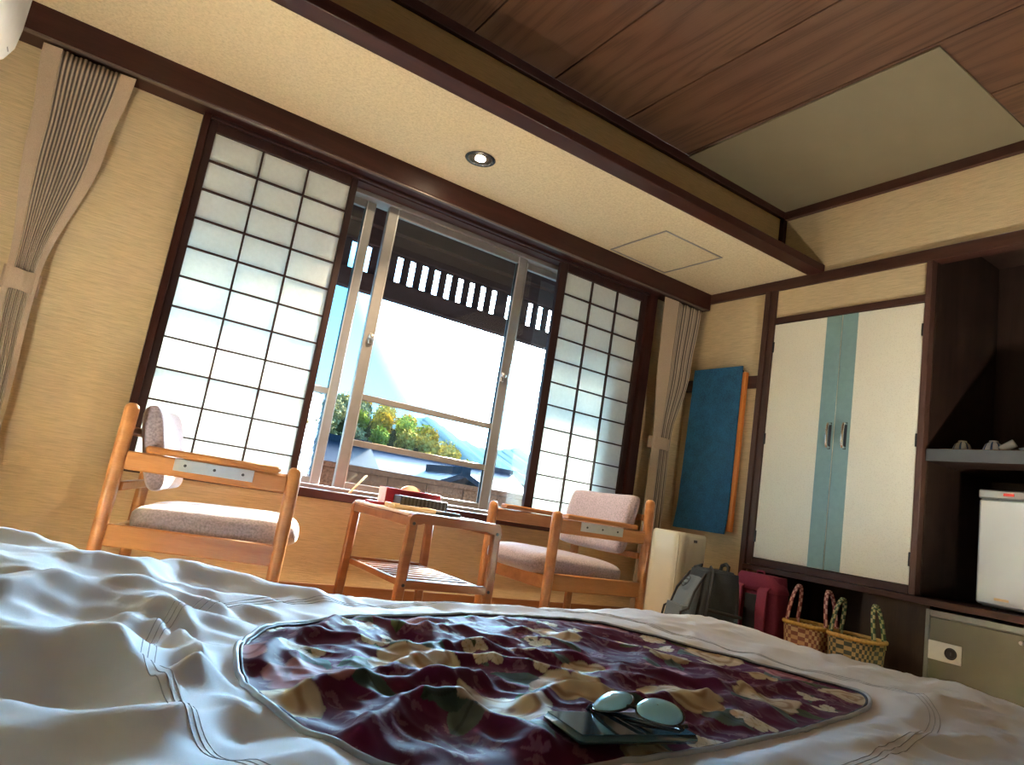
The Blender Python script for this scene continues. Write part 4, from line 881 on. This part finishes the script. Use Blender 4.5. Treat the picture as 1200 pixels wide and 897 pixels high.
def duvet_h(x, y, sd):
    wx = x+0.025*perlin(x*4, y*4, 1)+0.005*perlin(x*11, y*11, 5); wy = y+0.025*perlin(x*4+9, y*4, 2)+0.005*perlin(x*11, y*11+7, 6)
    inn = smooth((-sd)/0.06); outm = 1-inn
    h = np.zeros_like(x)
    for P, a, w_ in FOLDS:
        d = seg_d(wx, wy, P); k_ = 1.15*w_; h = h+0.8*a*np.exp(-(np.sqrt(d*d+0.00002)/k_)**1.7)
    # crumples of the quilt seen through the oval
    c = np.cos(1.05); s = np.sin(1.05); u = wx*c+wy*s; v = -wx*s+wy*c
    quilt = 0.011*ridged(u*4, v*8.5, 11, 0.002)+0.006*ridged(v*5+3, u*8, 15, 0.002)+0.0085*ridged(wx*12, wy*9, 12, 0.0015)+0.0045*ridged(wx*22+wy*8, wy*18, 13, 0.002)+0.0008*ridged(wx*45, wy*38, 14)
    rightcalm = 1-0.75*smooth((x-0.75)/0.4)
    left = 1-smooth((x-0.15)/0.4)
    cover = (0.016*left+0.005)*ridged(wx*4+1, wy*7, 21)+(0.007*left+0.003)*ridged(wx*9, wy*13, 22)+0.0065*ridged(wx*10+wy*6, wy*15-wx*5, 27, 0.0015)*smooth(perlin(x*3.1+4, y*3.1, 28)*2.2+0.45)+0.0030*ridged(wx*21, wy*19+wx*7, 23, 0.002)*smooth(perlin(x*4+1, y*4, 29)*2.2+0.5)+0.012*perlin(wx*2.2, wy*2.2, 24)
    cover += 0.009*left*ridged(wx*5.5+wy*3, wy*8-wx*4, 26, 0.0006)*smooth(perlin(x*2.6+8, y*2.6, 30)*2.5+0.4)
    # short gathers running out from the bound edge
    near = np.exp(-((sd-0.02)/0.035)**2)*(sd > 0); 
    ang = np.arctan2(y-0.83, x-0.72)
    cover += near*0.0035*perlin(ang*16, sd*6, 31)
    flat_ = 1-0.75*np.exp(-(sd/0.035)**2); h *= flat_; cover = cover*(1-0.45*np.exp(-(sd/0.03)**2))
    h += inn*quilt*(0.45+0.55*rightcalm)+outm*cover
    h += 0.004*np.exp(-(sd/0.010)**2)                            # bound edge stands up a little
    h -= 0.004*inn
    h += 0.032*smooth((0.35-x)/0.5)*smooth((y-0.75)/0.4)+0.012*smooth((0.3-x)/0.3)   # the left far side lies higher
    h += 0.020*np.exp(-(((x-1.28)/0.25)**2+((y-1.28)/0.18)**2))
    # edges: rounded rectangle of the bed, cloth rolls over and hangs
    r = 0.16; cx, cy = (BX0+BX1)/2, (BY0+BY1)/2; hx_, hy_ = (BX1-BX0)/2, (BY1-BY0)/2
    qx = np.abs(x-cx)-hx_+r; qy = np.abs(y-cy)-hy_+r
    e = r-(np.hypot(np.maximum(qx, 0), np.maximum(qy, 0))+np.minimum(np.maximum(qx, qy), 0)) + 0.012*perlin(x*5, y*5, 41)
    R_ = 0.11; t = np.clip(e, 0, R_); roll = -(R_-np.sqrt(np.maximum(0, R_*R_-(R_-t)**2)))*0.85
    hang = -np.maximum(0, -e)*3.2
    fade = smooth(e/0.08)
    return -0.232+h*(0.35+0.65*fade)+roll+hang
dv = empty('duvet', (0.5, 0.2, FZ+0.35)); tag(dv, 'crumpled white duvet with an oval opening showing a burgundy floral quilt', 'duvet')
dox, doy, doz = dv.location
def grid_obj(name, x0, x1, y0, y1, step, keep_inside, mat, parent):
    gx = np.arange(x0, x1+step/2, step); gy = np.arange(y0, y1+step/2, step); X, Y = np.meshgrid(gx, gy)
    sd, px, py = poly_sd(X, Y, OV)
    m = np.abs(sd) < step*0.62; X = np.where(m, px, X); Y = np.where(m, py, Y); sd = np.where(m, 0.0, sd)
    Z = duvet_h(X, Y, sd)
    ny_, nx_ = X.shape; I = np.arange(nx_*ny_).reshape(ny_, nx_)
    q = np.stack([I[:-1, :-1], I[:-1, 1:], I[1:, 1:], I[1:, :-1]], -1).reshape(-1, 4)
    sc_ = sd.ravel()[q].mean(1); q = q[sc_ < 0] if keep_inside else q[sc_ >= 0]
    used = np.unique(q); remap = -np.ones(nx_*ny_, int); remap[used] = np.arange(len(used)); q = remap[q]
    V = np.stack([X.ravel()-dox, Y.ravel()-doy, Z.ravel()-doz], 1)[used]
    me = bpy.data.meshes.new(name); me.vertices.add(len(V)); me.vertices.foreach_set('co', V.ravel()); me.loops.add(q.size); me.loops.foreach_set('vertex_index', q.ravel())
    me.polygons.add(len(q)); me.polygons.foreach_set('loop_start', np.arange(0, q.size, 4)); me.polygons.foreach_set('use_smooth', np.ones(len(q), bool)); me.update(calc_edges=True); me.validate()
    me.materials.append(mat); o = bpy.data.objects.new(name, me); COL.objects.link(o); o.parent = parent
    return o, X.ravel()[used], Y.ravel()[used]
cov, _, _ = grid_obj('cover', BX0-0.06, BX1+0.06, BY0, BY1+0.06, 0.006, False, M_COVER, dv); cov['label'] = 'white cotton cover'
qu, QX, QY = grid_obj('quilt', 0.18, 1.28, 0.49, 1.23, 0.0016, True, M_QUILT, dv); qu['label'] = 'burgundy floral quilt inside the oval'
# printed flowers, drawn on the flat cloth
rs = np.random.RandomState(12); C = np.empty((len(QX), 3)); C[:] = (0.098, 0.010, 0.056)
C *= (1+0.25*perlin(QX*18, QY*18, 51))[:, None]
wob = lambda k: perlin(QX*60+k*3.1, QY*60, 60+k % 5)
for i in range(1300):                                             # small pale sprigs on the ground
    cx, cy, a = rs.uniform(0.18, 1.28), rs.uniform(0.49, 1.23), rs.uniform(0, 6.28); L, wd = rs.uniform(0.006, 0.0095), rs.uniform(0.0018, 0.0030)
    dx, dy = QX-cx, QY-cy; m0 = (np.abs(dx) < 0.02) & (np.abs(dy) < 0.02); idx = np.where(m0)[0]
    for sgn in (-1, 1):
        u = dx[idx]*math.cos(a+sgn*0.5)+dy[idx]*math.sin(a+sgn*0.5)-L*0.9; v = -dx[idx]*math.sin(a+sgn*0.5)+dy[idx]*math.cos(a+sgn*0.5)
        k = idx[(u/L)**2+(v/wd)**2 < 1]; C[k] = C[k]*0.3+np.array((0.23, 0.10, 0.15))*0.7
def leaf(cx, cy, a, L, wd, col):
    dx, dy = QX-cx, QY-cy; idx = np.where(np.hypot(dx, dy) < L*1.3)[0]; u = dx[idx]*math.cos(a)+dy[idx]*math.sin(a); v = -dx[idx]*math.sin(a)+dy[idx]*math.cos(a)
    k = np.abs(v) < wd*np.maximum(0, 1-(u/L)**2); vein = np.abs(v[k]) < wd*0.10
    C[idx[k]] = np.where(vein[:, None], np.array(col)*0.5, np.array(col)*(0.75+0.5*np.abs(v[k]/wd))[:, None])
def flower(cx, cy, r, base, edge, heart, n, kind):
    for k in range(3 if r > 0.04 else 1):
        a = rs.uniform(0, 6.28); g = [(0.045, 0.085, 0.075), (0.06, 0.085, 0.04), (0.10, 0.14, 0.13)][rs.randint(3)]; leaf(cx+math.cos(a)*r*1.1, cy+math.sin(a)*r*1.1, a+0.3, r*0.75, r*0.28, g)
    dx, dy = QX-cx, QY-cy; d = np.hypot(dx, dy); idx = np.where(d < r*1.25)[0]
    a0 = rs.uniform(0, 6.28); th = np.arctan2(dy[idx], dx[idx])+a0; rr = d[idx]/r*(1+0.10*wob(int(cx*97))[idx])
    pet = 0.78+0.22*np.abs(np.cos(th*n/2))**0.5
    k = rr < pet; ii = idx[k]; t = th[k]; q = rr[k]
    if kind == 'rose':
        sp_ = np.sin(q*13-1.0*t+1.3*np.sin(3*t))                # furled petals
        sh = np.clip((sp_-0.25)/0.75, 0, 1)[:, None]
    else:
        sh = np.clip((0.30-np.abs(np.cos(t*n/2)))/0.30, 0, 1)[:, None]*(q[:, None] > 0.3)
    f = np.clip(q*1.1, 0, 1)[:, None]; col = np.array(base)*(1-f*0.35)+np.array(edge)*f*0.35
    col = col*(1-sh*0.72)+np.array(heart)*sh*0.60; rim_ = np.clip((q-pet[k]+0.07)/0.07, 0, 1)[:, None]; col = col*(1-0.45*rim_)
    hb = np.clip((0.32-q)/0.32, 0, 1)[:, None]*0.75; col = col*(1-hb)+np.array(heart)*hb
    C[ii] = col
pts = []
for tries in range(4000):
    if len(pts) > 52: break
    r = rs.choice([0.062, 0.050, 0.038, 0.028, 0.022], p=[0.22, 0.22, 0.22, 0.18, 0.16]); x, y = rs.uniform(0.2, 1.26), rs.uniform(0.5, 1.22)
    if x < 0.46 and y < 0.70 and x > 0.24: continue
    if all(math.hypot(x-a, y-b) > (r+c)*0.98 for a, b, c in pts): pts.append((x, y, r))
for x, y, r in pts:
    t = rs.rand()
    if r > 0.03 and t < 0.62: flower(x, y, r, (0.62, 0.50, 0.32), (0.72, 0.66, 0.55), (0.36, 0.20, 0.10), 6, 'rose')
    elif r > 0.03: flower(x, y, r, (0.42, 0.14, 0.18), (0.62, 0.40, 0.42), (0.22, 0.05, 0.07), 6, 'rose')
    else:
        for k in range(4 if r > 0.025 else 3):
            a = k*1.7+t*6; flower(x+math.cos(a)*r*0.55, y+math.sin(a)*r*0.55, r*0.55, (0.66, 0.60, 0.48), (0.7, 0.66, 0.56), (0.40, 0.26, 0.06), 5, 'daisy')
at = qu.data.attributes.new('print', 'FLOAT_COLOR', 'POINT'); at.data.foreach_set('color', np.concatenate([np.clip(C, 0, 1), np.ones((len(C), 1))], 1).astype(np.float32).ravel())
# bound edge and rows of stitching
def on_duvet(P, lift):
    sd, _, _ = poly_sd(P[:, 0], P[:, 1], OV); z = duvet_h(P[:, 0], P[:, 1], sd); return [(a-dox, b-doy, c-doz+lift) for a, b, c in zip(P[:, 0], P[:, 1], z)]
def offset(P, d):
    t = np.roll(P, -1, 0)-np.roll(P, 1, 0); n = np.stack([t[:, 1], -t[:, 0]], 1); n /= np.linalg.norm(n, axis=1)[:, None]
    area = np.sum(P[:, 0]*np.roll(P[:, 1], -1)-np.roll(P[:, 0], -1)*P[:, 1]); return P+n*d*(1 if area > 0 else -1)
MB().tube(on_duvet(offset(OV, 0.0015), 0.0015), 0.0032, 8, True).build('piping', M_SLATE, dv, 180)['label'] = 'slate grey piping round the oval'
MB().tube(on_duvet(offset(OV, -0.004), 0.001), 0.0020, 6, True).build('inner_piping', M_NAVY, dv, 180)['label'] = 'dark navy inner edge'
for d in (0.085, 0.092, 0.099):
    MB().tube(on_duvet(offset(OV, d), 0.0001), 0.0005, 5, True).build('stitching', M_STITCH, dv, 180)

# sunglasses and the slim case they lie on
def ground(x, y):
    sd, _, _ = poly_sd(np.array([x]), np.array([y]), OV); return float(duvet_h(np.array([x]), np.array([y]), sd)[0])
gz = max(ground(0.55, 0.552), ground(0.52, 0.56), ground(0.58, 0.55))
ph = empty('phone', (0.545, 0.556, gz+0.001), math.radians(-6)); tag(ph, 'flat dark slate phone under the sunglasses on the quilt', 'phone')
MB().box(-0.075, 0.075, -0.036, 0.036, 0.0, 0.009, 0.004).build('body', M_PHONE, ph)
MB().box(-0.071, 0.071, -0.033, 0.033, 0.009, 0.0097).build('screen', plain('dark_screen', (0.02, 0.05, 0.065), 0.08, 0, 0.05), ph)
sg = empty('sunglasses', (0.570, 0.556, gz+0.038)); tag(sg, 'sunglasses with sky blue mirrored lenses lying on the floral quilt', 'sunglasses')
nn = Vector((-0.45, 0.0, 0.89)).normalized(); ax_ = Vector((-0.36, 0.93, 0.10)); ax_ = (ax_-nn*nn.dot(ax_)).normalized(); yy_ = -nn; zz_ = ax_.cross(yy_)
sg.rotation_euler = Matrix(((ax_.x, yy_.x, zz_.x), (ax_.y, yy_.y, zz_.y), (ax_.z, yy_.z, zz_.z))).to_euler(); sg.scale = (0.85, 0.85, 0.85)
for sx in (-1, 1):
    m = MB(); rings = []
    for k in range(9):
        a = (k/8)*math.pi/2; s_ = math.cos(a*0.98); zz = 0.009*math.sin(a)
        rings.append([(sx*0.033+0.028*s_*math.copysign(abs(math.cos(t))**0.8, math.cos(t)), -zz-0.010*((sx*0.033+0.028*s_*math.cos(t))/0.06)**2*-1, 0.021+0.020*s_*math.sin(t)) for t in np.linspace(0, 2*math.pi, 28, endpoint=False)])
    m.loft(rings, True, False).build('lens', M_LENS, sg, 180)
    m = MB(); m.tube([(sx*0.033+0.0285*math.copysign(abs(math.cos(t))**0.8, math.cos(t)), 0.010*((sx*0.033+0.028*math.cos(t))/0.06)**2+0.0006, 0.021+0.0205*math.sin(t)) for t in np.linspace(0, 2*math.pi, 28, endpoint=False)], 0.0016, 6, True); m.build('rim', M_SHADE, sg, 180)
    y_ = 0.016 if sx < 0 else 0.021                               # temples folded behind the lenses
    MB().tube([(sx*0.061, 0.008, 0.031), (sx*0.067, 0.012, 0.031), (sx*0.062, y_, 0.030), (0.0, y_, 0.028), (-sx*0.045, y_, 0.024), (-sx*0.062, y_, 0.012)], 0.0022, 8, flat=1.6).build('temple', M_SHADE, sg, 180)
MB().tube([(-0.007, 0.0, 0.027), (0, -0.003, 0.030), (0.007, 0.0, 0.027)], 0.002, 8).build('bridge', M_SHADE, sg, 180)

# ------------------------------------------------------------------ outside the window
ev = empty('eave_lattice', (2.0, 4.5, 1.9)); tag(ev, 'weathered wooden eave with vertical louvre slats outside the window', 'eave')
ex, ey, ez = ev.location
def epart(n, m, x0, x1, y0, y1, z0, z1, b=0.004): return MB().box(x0-ex, x1-ex, y0-ey, y1-ey, z0-ez, z1-ez, b).build(n, m, ev)
epart('beam', M_EAVE, -1.5, 7.0, 4.46, 4.54, 1.265, 1.395)
epart('beam', M_EAVE, -1.5, 7.0, 4.46, 4.54, 1.60, 1.78)
epart('fascia', M_EAVE, -1.5, 7.0, 4.40, 4.46, 1.72, 2.15)
epart('roof', M_EAVE, -1.5, 7.0, 3.72, 4.9, 2.15, 2.22)
x = -1.4
k = 0
while x < 6.9:
    wide = (k % 10) in (8,); epart('slat', M_EAVEZ, x, x+0.050+(0.045 if wide else 0), 4.485, 4.515, 1.395, 1.60, 0.002); x += 0.100+(0.045 if wide else 0); k += 1
for xx in (0.2, 3.35): epart('post', M_EAVEZ, xx, xx+0.10, 4.45, 4.55, 0.10, 1.265)
for xx in (0.3, 1.6, 2.9, 4.2): epart('rafter', M_EAVE, xx, xx+0.06, 3.74, 4.46, 1.95, 2.05)
pr = empty('parapet', (2.0, 4.55, -0.75)); tag(pr, 'brown boarded balcony parapet just outside the window', 'parapet')
xx = -1.4
while xx < 6.8:
    MB().box(xx-2.0, xx+0.30-2.0, -0.02, 0.02, 0.0, 0.80, 0.003).build('board', M_PARAPET, pr); xx += 0.304
MB().box(-3.4, 4.8, -0.045, 0.045, 0.80, 0.84, 0.004).build('cap_rail', M_PARAPET, pr)
structure(MB().box(-1.5, 7.0, 3.70, 4.60, -0.80, -0.75).build('balcony_floor', M_EAVE))
structure(MB().box(-400, 900, 12, 2600, -7.0, -6.8).build('outdoor_ground', M_GROUND))
rc_ = empty('red_bucket', (1.225, 4.2, -0.75)); tag(rc_, 'red container outside the left sash on the balcony', 'container')
MB().lathe([(0.0001, 0.0), (0.085, 0.0), (0.09, 0.01), (0.10, 0.66), (0.103, 0.68), (0.097, 0.68), (0.09, 0.02), (0.0001, 0.02)], 28).build('body', plain('red_plastic', (0.14, 0.02, 0.02), 0.4), rc_)
MB().lathe([(0.104, 0.66), (0.106, 0.70), (0.08, 0.71), (0.0001, 0.712)], 28).build('lid', plain('red_lid', (0.16, 0.03, 0.03), 0.4), rc_)
def house(x, y, wx, wy, zw, zr, rz, mr, label):
    h_ = empty('house', (x, y, -6.8), rz); tag(h_, label, 'house', 'houses beyond the parapet')
    MB().box(-wx/2, wx/2, -wy/2, wy/2, 0, zw).build('wall', M_HOUSE, h_)
    m = MB(); o = 0.5
    m.prism([(-wy/2-o, zw-0.25), (0, zr), (wy/2+o, zw-0.25), (wy/2+o, zw-0.05), (0, zr+0.2), (-wy/2-o, zw-0.05)], -wx/2-o, wx/2+o, 'x'); m.build('roof', mr, h_)
    MB().box(-wx/2-o, wx/2+o, -0.18, 0.18, zr+0.1, zr+0.38).build('ridge', mr, h_)
    for k in range(int(wx//3)):
        xx = -wx/2+1.5+k*3; wnd = MB().box(xx-0.6, xx+0.6, -wy/2-0.04, -wy/2+0.02, zw-1.9, zw-0.8).build('window', M_ALU, h_); MB().box(xx-0.52, xx+0.52, -wy/2-0.05, -wy/2-0.035, zw-1.82, zw-0.88).build('pane', M_DGREY, wnd)
    return h_
house(17.6, 46, 9.5, 6, 7.3, 9.0, math.radians(6), M_ROOFB, 'house with blue-grey gabled roof at the left of the view')
house(18.2, 36, 9.0, 6, 7.1, 8.45, math.radians(-4), M_ROOFL, 'house with long lilac-grey roof at the centre of the view')
house(12.9, 24.5, 2.6, 3.6, 6.75, 7.5, math.radians(86), M_ROOFB, 'small gable in front of the long lilac-grey roof')
house(9.6, 30, 3.2, 4, 6.8, 8.2, math.radians(2), M_ROOFB, 'pale narrow house seen behind the left sash')
house(29.5, 47, 8.0, 6, 6.6, 8.2, math.radians(8), M_ROOFB, 'low house with grey roof at the right of the view')
# wooded hill
def hill_z(x, y):
    u = x/80.0
    t = np.interp(u, [0.10, 0.22, 0.30, 0.36, 0.40, 0.44, 0.47, 0.50, 0.53, 0.57, 0.62], [0.09, 0.125, 0.135, 0.138, 0.130, 0.108, 0.088, 0.062, 0.035, 0.0, -0.085])
    return t*80*max(0.0, 1-((y-82)/30.0)**2)**0.5 - 6.9*(1-max(0.0, 1-((y-82)/30.0)**2)**0.5) - 3.6
m = MB(); nx_, ny_ = 48, 20; vs = []; fs = []
for j in range(ny_+1):
    for i in range(nx_+1): xx = 4+i*0.98; yy = 52+j*3.0; vs.append((xx, yy, float(hill_z(xx, yy))))
for j in range(ny_):
    for i in range(nx_): a = j*(nx_+1)+i; fs.append((a, a+1, a+nx_+2, a+nx_+1))
m.add(vs, fs); structure(m.build('hillside', M_HILL, None, 180))
def make_tree(mat, seed):
    r_ = random.Random(seed); t = empty('tree', (0, 0, 0)); m = MB()
    lobes = [(0, 0, 2.3, 1.0)]+[(math.cos(k*2.4)*r_.uniform(0.4, 0.7), math.sin(k*2.4)*r_.uniform(0.4, 0.7), 1.5+0.28*k*0.8, r_.uniform(0.55, 0.8)) for k in range(5)]
    for lx, ly, lz, lr in lobes:                                  # sprays of leaves over each bough
        for k in range(150):
            z = r_.uniform(-1, 1); a = r_.uniform(0, 6.283); q = math.sqrt(1-z*z); rr = lr*r_.uniform(0.75, 1.12)
            c = Vector((lx+rr*q*math.cos(a), ly+rr*q*math.sin(a), lz+rr*z*0.95)); s_ = r_.uniform(0.10, 0.20)
            u = Vector((r_.gauss(0, 1), r_.gauss(0, 1), r_.gauss(0, 1))).normalized(); v = u.orthogonal().normalized()
            m.add([c-u*s_, c+v*s_*0.7, c+u*s_, c-v*s_*0.7], [(0, 1, 2, 3)])
    cr = m.build('crown', mat, t, 20)
    m2 = MB(); m2.tube([(0, 0, -0.8), (0.05, 0, 0.6), (0, 0, 2.2)], [0.18, 0.14, 0.06], 7)
    for lx, ly, lz, lr in lobes[1:]: m2.tube([(0, 0, 0.9), (lx*0.5, ly*0.5, lz-0.35), (lx, ly, lz)], [0.09, 0.06, 0.02], 5)
    m2.build('trunk', M_TRUNK, t); return t
kinds = ['autumn ochre', 'yellow-green', 'dull grey-green', 'golden']
protos = [make_tree(M_TREES[k], k+3) for k in range(4)]; first = [True]*4
rt = random.Random(5); spots = []
for row in range(7):
    yy = 79-row*3.3
    for i in range(12):
        xx = 13.0+i*2.7+rt.uniform(-0.3, 0.3)+(row % 2)*1.35
        if hill_z(xx, yy) > -3.6 and xx/yy < 0.60: spots.append((xx, yy))
for xx, yy in spots:
    u = xx/yy; k = rt.choices([0, 1, 2, 3], [3, 2, 2, 3] if u > 0.40 else [1, 1, 6, 0.6])[0]
    o = protos[k] if first[k] else copy_tree(protos[k]); first[k] = False
    s_ = rt.uniform(0.85, 1.0); o.location = (xx, yy, float(hill_z(xx, yy))-0.6); o.scale = (s_, s_, s_); o.rotation_euler = (0, 0, rt.uniform(0, 6.28))
    rown = ['on the crest', 'just under the crest', 'high on the slope', 'halfway up', 'low on the slope', 'near the foot', 'at the foot'][min(6, int((80.5-yy)/3.3))]
    side = 'outer left' if u < 0.26 else 'far left' if u < 0.36 else 'left' if u < 0.40 else 'middle' if u < 0.45 else 'right' if u < 0.50 else 'far right'
    tag(o, '%s tree %s, in the %s part of the wooded hillside' % (kinds[k], rown, side), 'tree', '%s trees on the hillside' % kinds[k])
# far mountains
def ridge(name, yd, prof, mat, zb, dep):
    rings = []
    r_ = random.Random(len(prof)); us = np.linspace(prof[0][0], prof[-1][0], 90)
    zs = np.interp(us, [p[0] for p in prof], [p[1] for p in prof]); zs = zs+np.array([0.0016*math.sin(u*170+2)+0.0010*math.sin(u*411) for u in us])
    m = MB(); rings = [[(u*yd, yd-dep, zb) for u in us], [(u*yd, yd-dep*0.4, zb+(z*yd-zb)*0.62) for u, z in zip(us, zs)], [(u*yd, yd, z*yd) for u, z in zip(us, zs)], [(u*yd, yd+dep, zb) for u in us]]
    m.loft(rings, False, False); return structure(m.build(name, mat, None, 60))
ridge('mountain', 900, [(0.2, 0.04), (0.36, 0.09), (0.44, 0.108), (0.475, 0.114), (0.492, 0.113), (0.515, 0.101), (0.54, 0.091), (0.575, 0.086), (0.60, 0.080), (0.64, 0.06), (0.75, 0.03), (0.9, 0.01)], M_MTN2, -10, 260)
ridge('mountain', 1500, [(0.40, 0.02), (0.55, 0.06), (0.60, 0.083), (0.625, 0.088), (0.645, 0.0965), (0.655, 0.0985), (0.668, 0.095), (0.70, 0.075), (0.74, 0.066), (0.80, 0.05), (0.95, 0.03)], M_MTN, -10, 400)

# ------------------------------------------------------------------ lift everything so that the floor is z = 0
for o in list(COL.objects):
    if o.parent is None and o is not cam and o is not sun: o.location.z += FLOOR
